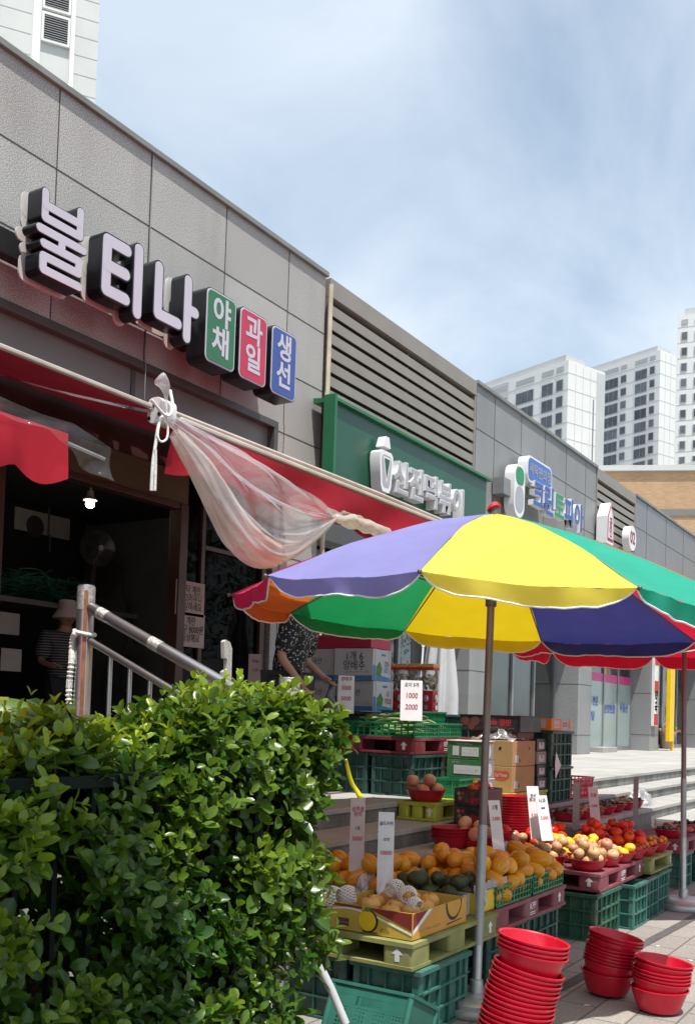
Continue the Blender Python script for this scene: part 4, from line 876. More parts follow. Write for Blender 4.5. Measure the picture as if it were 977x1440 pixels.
for k in range(27):
    x = -.35+.125*k
    if x < XE-.42: MB().box((x-.008, 1.993, .28), (x+.008, 2.011, zf-.018)).build('baluster', M['fence'], fe, smooth=0)
for x in (.9, 2.62): MB().box((x-.02, 1.983, 0), (x+.02, 2.022, zf+.03)).build('post', M['fence'], fe, smooth=0, bevel=.003)
tag(MB().box((-2, 1.95, .002), (XE-.05, 2.9, .12)).build('planting_bed', M['soil'], smooth=0, bevel=.01), kind='structure')
yp = thing('plastic_strap', 'bright yellow plastic strap hanging at the end of the hedge', 'strap', tuple(W(497, 1125, X=3.35)))
a = [W(486, 1068, X=3.25), W(489, 1082, X=3.30), W(497, 1105, X=3.34), W(507, 1124, X=3.36)]
pa = path(a, 14); sd = Vector((.006, -.006, .002))
MB().grid(lambda u, v: tuple(pa[min(14, round(v*14))]+sd*(u-.5)*(1.3+1.2*v)+Vector((0, 0, .006*math.sin(9*v)))), 2, 14).build('strap', M['yellow_strap'], yp, solid=.003)
wp = thing('wooden_stake', 'weathered white broken board standing behind the hedge top', 'board', tuple(W(318, 960, Y=2.95)))
f0 = W(318, 925, Y=2.95); k = f0.length*0+1/1390*( (f0-Vector((0,0,EYE))).dot(_f))
pol = [(310, 980), (310, 945), (317, 941), (317, 928), (311, 926), (309, 903), (313, 900), (322, 903), (327, 912), (328, 980)]
MB().prism([((x-318)*k, -(y-925)*k) for x, y in pol], -.012, .012, facade(f0.x, f0.z, f0.y)).box((f0.x-.018, f0.y-.01, 0), (f0.x+.02, f0.y+.011, f0.z-.12)).build('board', M['wood_white'], wp, smooth=0, bevel=.002)
# ------------------------------------------------------------------ parasols
def parasol(lab, ctr, base, r, zr_, ph, tx, ty, za, cols, n, val, poles, cat='parasol', off={}):
    t = thing('market_parasol', lab, cat, (base[0], base[1], 0))
    cx, cy = ctr
    def rim(a, rr=r):
        dx, dy = rr*math.cos(a), rr*math.sin(a); return Vector((cx+dx, cy+dy, zr_+tx*dx+ty*dy))
    ap = Vector((cx, cy, za))
    for k in range(n):
        a0 = ph+2*PI*k/n+R(off.get(k, 0)); a1 = ph+2*PI*(k+1)/n+R(off.get((k+1) % n, 0)); P0, P1 = rim(a0), rim(a1)
        def srf(u, v):
            q = P0.lerp(P1, u); p = ap.lerp(q, v); s = 4*u*(1-u)
            p.z += .055*math.sin(PI*v**.9)*(1-.35*s)-.02*s*v*v; 
            out = Vector((q.x-cx, q.y-cy, 0)).normalized(); p -= out*(.02*s*v)
            p.z += .011*mnoise.noise(Vector((u*3+k*5, v*5, 1)))+.006*mnoise.noise(Vector((u*14+k*7, v*3, 4)))*v
            return tuple(p)
        b = MB().grid(srf, 14, 12, flip=True)
        def hem(u, v):
            e_ = Vector(srf(u, 1)); out = Vector((e_.x-cx, e_.y-cy, 0)).normalized()
            h = val*(1-abs(2*u-1)**7)*(.93+.07*math.sin(9*u+k))
            return tuple(e_-Vector((0, 0, h*v))+out*((.012*math.sin(13*u+2*k)+.014*mnoise.noise(Vector((u*9, v, k*3))))*v*(1-abs(2*u-1)**4)-.016*v))
        b.grid(hem, 28, 3, flip=True)
        pts = [Vector(hem(i/40, 1)) for i in range(41)]
        b.m(1).tube(pts, .0045, 5)
        b.build('canopy_panel', [M[cols[k]], M['piping']], t, smooth=60)
        b = MB(); e0 = P0+(ap-P0)*.02; b.tube([ap-Vector((0, 0, .05)), ap.lerp(P0, .5)+Vector((0, 0, .03)), P0-Vector((0, 0, .008))], [.006, .005, .004], 6); b.ball(tuple(P0+(P0-ap).normalized()*.008), .011, 8, 6)
        b.build('rib', M['pole_dark'], t)
        m_ = ap.lerp(P0, .52)+Vector((0, 0, .02)); MB().tube([ap-Vector((0, 0, .48)), m_], .005, 6).build('strut', M['pole_dark'], t)
    B = Vector((base[0], base[1], 0)); ax = (ap-B)
    pt = lambda z: B+ax*(z/za)
    zs = [base[2]-.01]+[p[0] for p in poles]
    for (z0, z1, rr, mt) in [(zs[i], zs[i+1], poles[i][1], poles[i][2]) for i in range(len(poles))]:
        MB().tube([pt(z0), pt(z1)], rr, 14).build('pole', M[mt], t)
    b = MB().tube([pt(za-.52), pt(za-.44)], .03, 12); b.build('runner', M['pole_dark'], t)
    MB().tube([pt(za-.04), pt(za+.03)], .035, 12).build('hub', M['pole_dark'], t)
    b = MB(); crumple(b, [pt(za+.02), pt(za+.04), pt(za+.055), pt(za+.065)], [.045, .045, .03, .012], .03, 4); b.build('finial', M['finial'], t)
    b = MB().lathe([(.20, .003), (.205, .02), (.20, .042), (.185, .046), (.188, .064), (.17, .078), (.10, .084), (.035, .09), (.032, .15)], 28, Matrix.Translation((base[0], base[1], 0)))
    b.build('base_plate', M['galv'], t); return t
parasol('large rainbow panelled market parasol with white piping over the fruit stall', (4.98, 2.23), tuple(W(669, 1396, Z=.085)), 1.44, 2.018, 2.10, -.028, .039, 2.575,
        ['cl_crimson', 'cl_purple', 'cl_yellow', 'cl_green', 'cl_orange', 'cl_red', 'cl_navy', 'cl_yellow_old', 'cl_green_deep', 'cl_orange'], 10, .085,
        [(.31, .0235, 'galv'), (.90, .0245, 'pole_grey'), (2.57, .020, 'pole_brown')], off={6: -11, 7: -2, 9: 2, 1: 2})
pb = W(960, 1262, Z=.085)
parasol('red market parasol with white piping behind the rainbow one', (8.28, 2.0), tuple(pb), 1.42, 2.10, 2.0, 0, 0, 2.55, ['cl_red']*8, 8, .13,
        [(.55, .0235, 'galv'), (1.02, .023, 'pole_grey'), (2.54, .02, 'pole_brown')])

# ------------------------------------------------------------------ prototypes: crates, baskets, pallets, basins
def crate_mesh(w, d, h, nx, ny, nz):
    b = MB(); t = .022; i_ = .018
    b.box((i_, i_, 0.004), (w-i_, d-i_, .014))
    for a, c in (((i_, i_, .004), (w-i_, i_+.004, h-.004)), ((i_, d-i_-.004, .004), (w-i_, d-i_, h-.004)), ((i_, i_+.005, .004), (i_+.004, d-i_-.005, h-.004)), ((w-i_-.004, i_+.005, .004), (w-i_, d-i_-.005, h-.004))): b.box(a, c)
    for z in [k*(h-.02)/nz for k in range(1, nz)]+[0]:
        for y in (0, d-i_+.001): b.box((.03, y, z), (w-.03, y+i_-.001, z+.012))
        for x in (0, w-i_+.001): b.box((x, .03, z), (x+i_-.001, d-.03, z+.012))
    for k in range(1, nx):
        x = w*k/nx
        for y in (.0015, d-i_+.0015): b.box((x-.004, y, .0125), (x+.004, y+i_-.003, h-.025))
    for k in range(1, ny):
        y = d*k/ny
        for x in (.0015, w-i_+.0015): b.box((x, y-.004, .0125), (x+i_-.003, y+.004, h-.025))
    for x in (0, w):
        for y in (0, d):
            sx = 1 if x == 0 else -1; sy = 1 if y == 0 else -1
            b.prism([(x+sx*.004, y+sy*.012), (x+sx*.012, y+sy*.004), (x+sx*.042, y+sy*.004), (x+sx*.042, y+sy*.017), (x+sx*.017, y+sy*.042), (x+sx*.004, y+sy*.042)], .002, h-.022)
            for z in (h*.33, h*.66): b.box((x-sx*.001, y-sy*.001, z), (x+sx*.045, y+sy*.003, z+.006))
    r = .008
    for a, c in (((-r, -r, h-.022), (w+r, .024, h)), ((-r, d-.024, h-.022), (w+r, d+r, h)), ((-r, .0245, h-.022), (.024, d-.0245, h)), ((w-.024, .0245, h-.022), (w+r, d-.0245, h))): b.box(a, c)
    return b
def slot_basket(w, d, h, nx, ny, nz, taper=0):
    """open basket whose sides are real lattice"""
    b = MB(); th = .007
    def sidebars(o, ux, L_, n):
        M_ = frame(o, ux, (0, 0, 1)); 
        for k in range(nz+1):
            z = k*(h-.012)/nz; b.box((0, z, -th), (L_, z+(.012 if k in (0, nz) else .006), 0), M_)
        for k in range(n+1):
            x = L_*k/n; ww = .009 if k % 6 == 0 else .0045
            b.box((max(0, x-ww), .012, -th+.0005), (min(L_, x+ww), h-.012, -.0005), M_)
        b.box((-.004, h-.014, -.002), (L_+.004, h, .006), M_)
    sidebars((0, 0, 0), (1, 0, 0), w, nx); sidebars((w, 0, 0), (0, 1, 0), d, ny); sidebars((w, d, 0), (-1, 0, 0), w, nx); sidebars((0, d, 0), (0, -1, 0), d, ny)
    b.box((.003, .003, 0.001), (w-.003, d-.003, .006))
    if taper:
        b.v = [((x-w/2)*(1+taper*z/h)+w/2, (y-d/2)*(1+taper*z/h)+d/2, z) for x, y, z in b.v]
    return b
def proto(name, b, mt, lab, cat, grp=None, bevel=0, smooth=35):
    o = b.build(name, mt, smooth=smooth, bevel=bevel); return tag(o, lab, cat, grp)
big = {}
for k in ('green', 'teal', 'dark'): big[k] = proto('crate', crate_mesh(.52, .36, .308, 5, 4, 3), M['crate_'+k], 'crate', 'crate', 'large plastic crates under the stall', bevel=.0015)
def crate(k, x, y, z, lab, rot=0): return place(big[k], (x, y, z), rot, lab, 'large plastic crates under the stall')
def pallet(x0, x1, y0, y1, z0, mt, lab, h=.122, arrow=True, kpp=True):
    t = thing('plastic_pallet', lab, 'pallet', (x0, y0, z0), group='plastic pallets carrying the produce')
    w, d = x1-x0, y1-y0; b = MB()
    b.box((0, 0, h-.022), (w, d, h)).box((0, 0, .001), (w, d, .018))
    nx = 3 if w > .7 else 2; bw = w*.2; bd = min(.16, d*.3)
    for i in range(nx):
        for j in (0, .5, 1):
            x = (w-bw)*i/(nx-1); y = (d-bd)*j
            b.prism(rrect(bw-.01, bd-.006, .02, 3, x+bw/2, y+bd/2), .0185, h-.0225)
    for k in range(int(w/.05)): b.box((.02+.05*k, .03, h), (.026+.05*k, d-.03, h+.002))
    b.build('deck', M[mt], t, bevel=.004, world=False)
    def arr(Mx): return MB().prism([(-.012, -.028), (.012, -.028), (.012, .004), (.028, .004), (0, .032), (-.028, .004), (-.012, .004)], 0, .001, Mx).build('arrow_mark', M['card'], t, smooth=0, world=False)
    if arrow:
        arr(frame((.0045, bd/2, h*.5), (0, -1, 0), (0, 0, 1))); arr(frame((w-bw/2, .0025, h*.5), (1, 0, 0), (0, 0, 1)))
    if kpp and nx == 3:
        ob = text('KPP', .055, frame((w/2, .002, h*.58), (1, 0, 0), (0, 0, 1)), M['card'], None, .02); ob.parent = t
        for r_ in range(2): MB().box((w/2-.04, .0015, h*.28-.012*r_), (w/2+.04, .0025, h*.28-.012*r_+.005)).build('small_print', M['card'], t, smooth=0, world=False)
    return t
basin_prof = lambda r, h, t=.004: [(r*.62, 0), (r*.70, .004), (r*.80, h*.35), (r*.90, h*.72), (r*.94, h*.93), (r*1.0, h*.95), (r*1.005, h), (r*.97, h*1.01), (r*.93, h*.965), (r*.885, h*.72), (r*.785, h*.35), (r*.68, .01), (r*.3, .008), (.001, .007)]
basin = proto('basin', MB().lathe(basin_prof(.15, .118), 40, cap1=False), M['basin'], 'basin', 'basin')
bowl = proto('bowl', MB().lathe(basin_prof(.134, .074), 36, cap1=False), M['bowl'], 'bowl', 'bowl')
FW = Vector((math.cos(AZ), math.sin(AZ), 0))
from mathutils import Quaternion
def stack(c, n, tilt, lab, grp, dz=.0205, extra=None, r=1.0, pr_=basin, jit=.012, curve=0):
    p = Vector(c)
    for i in range(n):
        th = tilt+curve*i/max(1, n-1); q = Quaternion(FW, th+rng.uniform(-jit, jit)); ax = q @ Vector((0, 0, 1))
        place(pr_, p+Vector((rng.uniform(-.0015, .0015), rng.uniform(-.0015, .0015), 0)), (q @ Quaternion((0, 0, 1), rng.uniform(0, 6))).to_euler(), lab, grp, r)
        p = p+ax*dz
    return p
c0 = W(738, 1497, Z=0.0)
c0 = Vector((3.895, 1.61, .02))
p = stack(c0, 16, R(6), 'glossy red plastic basin in the tall leaning stack nearest the parasol foot', 'basins of the tall leaning stack', curve=R(7), dz=.0195)
stack(p+Vector((.008, -.012, .045)), 4, R(9), 'red plastic basin of the four perched askew on top of the leaning stack', 'basins perched on the tall stack', dz=.018)
c1 = W(858, 1402, Z=.0)+Vector((.03, .03, .012))
p = stack(c1, 1, R(3), 'lowest red basin of the tilted stack on the paving', 'basins of the tilted stack', r=.97)
p = stack(p+Vector((.0, .0, .028)), 6, R(8), 'red basin nested in the tilted stack on the paving', 'basins of the tilted stack', dz=.017, r=.97)
stack(p+Vector((.004, 0, .012)), 3, R(11), 'red basin at the top of the tilted stack on the paving', 'basins of the tilted stack', dz=.017, r=.97)
c2 = W(935, 1428, Z=0)+Vector((.05, .05, .008))
p = stack(c2, 1, R(2), 'lowest red basin of the short stack on the paving', 'basins of the short stack', r=.97)
p = stack(p+Vector((.0, 0, .020)), 4, R(5), 'red basin nested in the short stack on the paving', 'basins of the short stack', dz=.017, r=.97)
stack(p+Vector((.003, 0, .010)), 2, R(7), 'red basin at the top of the short stack on the paving', 'basins of the short stack', dz=.018, r=.97)
stack((5.72, 2.80, .623), 4, 0, 'empty red bowl nested in the low stack on the step', 'bowls of the low stack on the step', dz=.019, pr_=bowl, r=.98)
stack((6.98, 2.90, .435), 19, 0, 'shallow red bowl in the tall thin stack behind the tomatoes', 'bowls stacked behind the tomatoes', dz=.0205, pr_=bowl, r=1.0, jit=.03)

# pallets and the crates that carry them
pallet(6.52, 7.55, 2.08, 3.0, .312, 'pal_maroon', 'dusty maroon pallet under the bowls of apples')
pallet(7.57, 8.2, 2.03, 2.62, .312, 'pal_olive', 'dusty olive pallet under the cherry tomato bowls', kpp=False)
pallet(8.95, 9.95, 2.12, 2.64, .312, 'pal_maroon', 'maroon pallet behind the red parasol pole')
pallet(4.88, 5.97, 2.12, 2.655, .312, 'pal_maroon', 'maroon pallet under the golden striped melons')
pallet(3.92, 4.86, 2.09, 3.0, .312, 'pal_olive', 'olive pallet under the golden pear box', kpp=False)
pallet(6.4, 7.5, 3.46, 4.5, 1.165, 'pal_dark', 'dark maroon pallet under the cucumbers')
pallet(6.0, 6.75, 3.06, 3.355, .737, 'pal_lime', 'lime green pallet under the peach bowl on the step', kpp=False)
pallet(7.1, 8.1, 3.06, 3.355, .737, 'pal_lime', 'lime green pallet under the brown cartons', kpp=False, arrow=False)
crate('green', 6.42, 2.07, .0, 'green crate under the front corner of the maroon apple pallet'); crate('dark', 6.42, 2.5, 0, 'dark green crate behind the front corner crate of the apple pallet')
for i, (x, lab) in enumerate(((7.36, 'first teal crate right of the green corner crate'), (7.71, 'middle teal crate in the row under the tomato bowls'), (8.06, 'last teal crate before the red parasol foot'))): crate('teal', x, 1.99+.01*i, 0, lab, PI/2)
crate('dark', 7.36, 2.54, 0, 'dark crate hidden behind the teal row', PI/2)
crate('teal', 9.36, 2.14, 0, 'teal crate just behind the red parasol pole', PI/2); crate('dark', 9.9, 2.14, 0, 'dark crate right of the red parasol pole', PI/2)
crate('teal', 3.96, 2.07, 0, 'teal crate at the front corner under the olive pallet'); crate('dark', 3.96, 2.46, 0, 'dark crate second from the front under the olive pallet'); crate('dark', 3.96, 2.84, 0, 'dark crate third from the front under the olive pallet')
crate('dark', 4.9, 2.16, 0, 'dark crate behind the rainbow parasol foot'); crate('dark', 5.45, 2.16, 0, 'dark crate under the far end of the melon pallet')
crate('dark', 6.42, 3.47, PZ+.003, 'dark crate at the corner under the cucumber pallet'); crate('dark', 6.97, 3.50, PZ+.003, 'dark crate under the right end of the cucumber pallet'); crate('dark', 6.42, 3.86, PZ+.003, 'dark crate in the second row under the cucumber pallet')
for i in range(2):
    crate('dark', 8.12, 3.04, .737+.312*i, ('lower', 'upper')[i]+' dark green crate of the pair beside the brown cartons')
    for j, y in enumerate((4.17, 4.56)): crate('dark', 7.0, y, PZ+.003+.312*i, f'dark crate holding up the white cartons, {("lower", "upper")[i]} of the {("near", "far")[j]} pair')
    crate('green', 7.66, 4.05, PZ+.003+.312*i, f'{("lower", "upper")[i]} green crate under the toy machines')
    crate('teal', 8.25, 3.62, PZ+.003+.312*i, f'{("lower", "upper")[i]} teal crate standing by the granite column behind the cucumbers', PI/2)
# teal carrying bin at the front
bt = thing('carrying_bin', 'teal plastic bin with a handle slot at the front of the stall', 'bin', (3.40, 1.865, .29*.86*math.sin(R(25))), rot=(0, R(25), 0)); bt.scale = (.86, .93, .84)
def bin_side(o, ux, L_, handle):
    M_ = frame(o, ux, (0, 0, 1)); b = MB(); h = .31
    if handle:
        a, c = L_*.34, L_*.66
        b.box((0, 0, -.005), (L_, .20, 0), M_) if False else None
        b.box((0, .255, -.005), (L_, h, 0), M_).box((0, .212, -.005), (a, .255, 0), M_).box((c, .212, -.005), (L_, .255, 0), M_).box((0, .198, -.005), (L_, .212, 0), M_)
    else: b.box((0, .198, -.005), (L_, h, 0), M_)
    b.box((0, 0, -.005), (L_, .03, 0), M_); 
    for k in range(4):
        x = L_*(.03+.235*k); 
        b.box((x-(.03*L_ if k == 0 else 0), .03, -.005), (x+.035, .198, 0), M_)
    b.box((L_*.97, .03, -.005), (L_, .198, 0), M_)
    for i in range(22):
        for j in range(7):
            pass
    for k in range(9): b.box((0, .034+.019*k, -.0045), (L_, .034+.019*k+.008, -.0005), M_)
    n = int(L_/.016)
    for k in range(n): b.box((L_*k/n, .03, -.0043), (L_*k/n+.007, .198, -.0007), M_)
    b.box((-.006, h-.012, -.006), (L_+.006, h+.004, .010), M_); return b
for o_, ux, L_, hd in (((0, .40, 0), (0, -1, 0), .40, True), ((0, 0, 0), (1, 0, 0), .29, False), ((.29, 0, 0), (0, 1, 0), .40, True), ((.29, .40, 0), (-1, 0, 0), .29, False)):
    bin_side(o_, ux, L_, hd).build('side_panel', M['bin_teal'], bt, world=False, bevel=.0012)
b = MB().box((.004, .004, .002), (.286, .396, .008))
b.build('floor_panel', M['bin_teal'], bt, world=False)
for x in (0, .29):
    for y in (0, .40): MB().prism(circ(x+(.006 if x == 0 else -.006), y+(.006 if y == 0 else -.006), .014, 10), 0, .308).build('corner_post', M['bin_teal'], bt, world=False)
pv = thing('plastic_pipe', 'pale grey plastic pipe leaning beside the hedge end', 'pipe', (3.3, 2.05, 0))
MB().tube([W(438, 1335, X=3.32), W(466, 1392, X=3.36), W(486, 1440, X=3.38)], .017, 12).build('pipe', M['pvc'], pv)

# baskets
sb = proto('shallow_basket', slot_basket(.5, .5, .115, 12, 12, 3), M['basket_green'], 'basket', 'basket', 'shallow green baskets')
def basket(x, y, z, lab, s=1): return place(sb, (x, y, z), 0, lab, 'shallow green baskets', s)
basket(4.93, 2.135, .437, 'shallow green basket of melons nearest the parasol pole'); basket(5.455, 2.135, .437, 'shallow green basket of melons at the far end of its pallet')
basket(4.40, 2.56, .437, 'shallow green basket of melons behind the avocados', (1.02, .88, 1))
basket(6.43, 3.47, 1.29, 'shallow green basket of cucumbers at the pallet corner', (.78, 1.3, .95)); basket(6.83, 3.47, 1.29, 'shallow green basket of cucumbers on the right of the pallet', (.78, 1.3, .95))
tb = proto('deep_basket', slot_basket(.42, .34, .2, 22, 18, 3, .08), M['basket_green'], 'green tapered basket behind the cucumbers', 'basket'); tb.location = (7.1, 3.78, 1.29)
gb = proto('small_basket', slot_basket(.24, .2, .14, 12, 10, 3), M['basket_green'], 'small bright green basket behind the peach bowl', 'basket'); gb.location = (6.5, 3.13, .862)
rb = proto('red_basket', slot_basket(.5, .27, .19, 16, 8, 4, .1), M['basket_red'], 'red plastic basket on the steps beside the dark crates', 'basket'); rb.location = (8.75, 3.06, .737)

# ------------------------------------------------------------------ produce
def dome(name, r, mt, fn=None, nu=16, nv=10, sub=None):
    b = MB().ball((0, 0, 0), r, nu, nv, fn)
    if sub: sub(b)
    return b
def calyx(b):
    b.m(1)
    for k in range(5):
        a = 2*PI*k/5; c, s = math.cos(a), math.sin(a)
        b.add([(0, 0, .033), (.006*c-.004*s, .006*s+.004*c, .0335), (.022*c, .022*s, .031), (.006*c+.004*s, .006*s-.004*c, .0335)], [(0, 3, 2, 1)])
    b.tube([(0, 0, .03), (.002, .001, .040)], .0018, 5)
dent = lambda d: 1-.16*max(0, d.z)**6-.08*max(0, -d.z)**8+.02*math.cos(5*math.atan2(d.y, d.x))*(1-d.z*d.z)
P = {}
P['tomato'] = (proto('tomato', dome('tomato', (.038, .038, .034), 0, dent, 18, 12, calyx), [M['tomato'], M['calyx']], 'tomato', 'tomato', smooth=60), .036)
P['cherry'] = (proto('cherry_tomato', dome('c', (.019, .019, .018), 0, None, 12, 8), [M['cherry']], 'cherry tomato', 'tomato', smooth=60), .0185)
def stem(b): b.m(1).tube([(0, 0, .028), (.003, .002, .044)], .0018, 5)
P['apple'] = (proto('apple', dome('a', (.040, .040, .037), 0, lambda d: 1-.2*max(0, d.z)**8-.12*max(0, -d.z)**8, 18, 12, stem), [M['apple'], M['bark']], 'apple', 'fruit', smooth=60), .038)
P['peach'] = (proto('peach', dome('p', (.045, .045, .043), 0, lambda d: 1-.18*max(0, d.z)**9-.03*max(0, 1-abs(d.x)*6)*(d.y > 0), 20, 12), [M['peach']], 'peach', 'fruit', smooth=60), .044)
P['pear'] = (proto('pear', dome('p', (.052, .052, .047), 0, lambda d: 1-.2*max(0, d.z)**8-.12*max(0, -d.z)**8, 18, 12, lambda b: b.m(1).tube([(0, 0, .035), (.004, 0, .052)], .002, 5)), [M['pear'], M['bark']], 'pear', 'fruit', smooth=60), .05)
P['yellow'] = (proto('yellow_fruit', dome('l', (.042, .032, .032), 0, lambda d: 1+.05*math.cos(6*math.atan2(d.y, d.z))*(1-d.x*d.x), 18, 12), [M['yellow_fruit']], 'yellow fruit', 'fruit', smooth=60), .034)
P['melon'] = (proto('melon', dome('m', (.072, .046, .046), 0, lambda d: 1+.022*math.cos(10*math.atan2(d.y, d.z))*(1-d.x*d.x)-.06*max(0, abs(d.x))**10, 40, 16), [M['melon']], 'melon', 'melon', smooth=60), .049)
P['avocado'] = (proto('avocado', dome('v', (.058, .041, .041), 0, lambda d: 1+.0*d.x-.22*max(0, d.x)**1.5*.6+.015*math.sin(37*d.y+20*d.z), 18, 12), [M['avocado']], 'avocado', 'fruit', smooth=60), .044)
P['nut'] = (proto('chestnut', dome('n', (.017, .016, .013), 0, lambda d: 1+.12*max(0, d.z), 10, 7), [M['chestnut']], 'chestnut', 'chestnut', smooth=60), .0155)
def bent(L_, r, bend, n=12, taper=.5):
    b = MB(); pts = [(L_*(i/n-.5), bend*(1-(2*i/n-1)**2), 0) for i in range(n+1)]
    rr = [r*max(.25, (1-abs(2*i/n-1)**5))*(1-taper*.25*i/n)*(1+.06*math.sin(i*2.3)) for i in range(n+1)]; return b.tube(pts, rr, 10)
P['cuke'] = (proto('cucumber', bent(.25, .0165, .025), M['cuke'], 'cucumber', 'cucumber', smooth=60), .02)
P['root'] = (proto('root_vegetable', bent(.17, .022, .02, 12, 1.4), M['root'], 'root', 'vegetable', smooth=60), .024)
def heap(kind, n, inside, x0, x1, y0, y1, z0, lab, grp, tries=26, floor=None, orient='any', size=1, maxz=None):
    pr_, r = P[kind]; r *= size; pl = []
    for i in range(n):
        best = None
        for t in range(tries):
            x, y = rng.uniform(x0, x1), rng.uniform(y0, y1)
            if not inside(x, y): continue
            z = (floor(x, y) if floor else z0)+r*.95
            for (a, c, e_) in pl:
                d2 = (a-x)**2+(c-y)**2
                if d2 < 4*r*r: z = max(z, e_+math.sqrt(4*r*r-d2)*.93)
            if best is None or z < best[2]: best = (x, y, z)
        if best is None or (maxz and best[2] > maxz): continue
        pl.append(best)
        if orient == 'any': q = (rng.uniform(-.7, .7), rng.uniform(-.7, .7), rng.uniform(0, 6.3))
        elif orient == 'flat': q = (rng.uniform(0, 6.3), rng.uniform(-.35, .35), rng.uniform(0, 6.3))
        elif orient == 'row': q = (rng.uniform(-.3, .3), rng.uniform(-.16, .16), rng.gauss(PI/2+.15, .28))
        else: q = (rng.uniform(-.25, .25), rng.uniform(-.25, .25), rng.uniform(0, 6.3))
        s_ = size*rng.uniform(.90, 1.10); place(pr_, best, q, lab, grp, (s_*rng.uniform(.94, 1.06), s_*rng.uniform(.94, 1.06), s_*rng.uniform(.93, 1.05)))
def bowl_of(kind, x, y, z, n, what, blab, size=1, s=1.0, orient='any'):
    place(bowl, (x, y, z), rng.uniform(0, 6), 'red bowl '+blab, 'red bowls of produce', s)
    rr = .10*s
    heap(kind, n, lambda a, c: (a-x)**2+(c-y)**2 < rr*rr, x-rr, x+rr, y-rr, y+rr, z+.012, what+' heaped in the bowl '+blab, what+' heaped in the bowl '+blab,
         floor=lambda a, c: z+.010+.045*((a-x)**2+(c-y)**2)/rr**2, size=size, orient=orient)
ZP = .4385
spec = [('apple', 6.66, 2.22, 14, 'brownish apple', 'at the front corner of the maroon pallet'), ('apple', 6.67, 2.50, 14, 'brownish apple', 'second from the front corner of the maroon pallet'), ('apple', 6.67, 2.79, 15, 'brownish apple', 'at the back left of the maroon pallet'),
        ('apple', 6.94, 2.20, 12, 'brownish apple', 'just right of the front corner bowl'), ('yellow', 6.95, 2.475, 16, 'yellow fruit', 'behind the second row of apples'), ('tomato', 6.95, 2.71, 14, 'red tomato', 'in front of the tall stack of empty bowls'),
        ('yellow', 7.21, 2.185, 8, 'yellow fruit', 'on the street side between apples and tomatoes'), ('yellow', 7.22, 2.45, 15, 'yellow fruit', 'amid the tomato bowls'), ('tomato', 7.23, 2.72, 16, 'red tomato', 'behind the yellow fruit'),
        ('tomato', 7.46, 2.17, 15, 'red tomato', 'at the right end of the maroon pallet'), ('tomato', 7.46, 2.44, 16, 'red tomato', 'second in at the right end of the maroon pallet'), ('tomato', 7.42, 2.84, 16, 'red tomato', 'at the back right of the maroon pallet'),
        ('cherry', 7.71, 2.155, 34, 'cherry tomato', 'at the left end of the olive pallet'), ('cherry', 7.74, 2.43, 32, 'orange cherry tomato', 'at the back of the olive pallet'), ('cherry', 8.02, 2.145, 36, 'orange cherry tomato', 'at the street corner of the olive pallet'), ('tomato', 8.03, 2.43, 15, 'red tomato', 'at the far back corner of the olive pallet')]
for kd, x, y, n, what, where in spec: bowl_of(kd, x, y, ZP, n, what, where, size={'cherry': 1.12, 'tomato': 1.08}.get(kd, 1))
bowl_of('peach', 5.82, 2.77-.11, .623, 8, 'blushed peach', 'beside the low stack of empty bowls'); bowl_of('peach', 6.15, 3.21, .862, 9, 'pale peach', 'on the lime pallet', s=1.08)
bowl_of('tomato', 6.42, 2.98-.18, .60, 8, 'red tomato', 'beside the peaches')
tz = [(7.95, 'nut', 'dark chestnut'), (8.25, 'root', 'tan root'), (8.55, 'root', 'tan root'), (8.85, 'nut', 'dark chestnut'), (9.15, 'nut', 'dark chestnut'), (9.45, 'root', 'tan root'), (9.75, 'nut', 'dark chestnut')]
for i, (x, kd, what) in enumerate(tz):
    nm = ('first', 'second', 'third', 'fourth', 'fifth', 'sixth', 'seventh')[i]
    bowl_of(kd, x, 2.83, .623, 30 if kd == 'nut' else 9, what, f'{nm} along the shaded step by the red pole', size=1.25 if kd == 'nut' else 1.0, orient='flat')
for i, (x, kd, what) in enumerate(((9.12, 'nut', 'dark chestnut'), (9.42, 'root', 'tan root'), (9.74, 'nut', 'dark chestnut'))):
    bowl_of(kd, x, 2.30, ZP, 28 if kd == 'nut' else 9, what, ('nearest', 'middle', 'last')[i]+' on the pallet behind the red pole', size=1.25 if kd == 'nut' else 1.0, orient='flat')
for (x0, x1, y0, y1, n, lab) in ((4.96, 5.41, 2.16, 2.62, 58, 'golden striped melon in the basket nearest the parasol pole'), (5.48, 5.93, 2.16, 2.62, 44, 'golden striped melon in the far basket'), (4.43, 4.90, 2.58, 2.98, 52, 'golden striped melon in the basket behind the avocados')):
    heap('melon', n, lambda a, c: True, x0, x1, y0, y1, .445, lab, lab, orient='flat', tries=40)
for ly in range(4):
    for i in range((34, 30, 24, 16)[ly]):
        f = ly*.035
        place(P['cuke'][0], (rng.uniform(6.56+f, 7.10-f), rng.uniform(3.56+f, 4.04-f*.5), 1.325+.034*ly+rng.uniform(-.006, .008)), (rng.uniform(0, 6.3), rng.uniform(-.12, .12), rng.gauss(-.85, .45)), 'green cucumber piled in the shallow baskets', 'cucumbers on the dark pallet', rng.uniform(.85, 1.12))

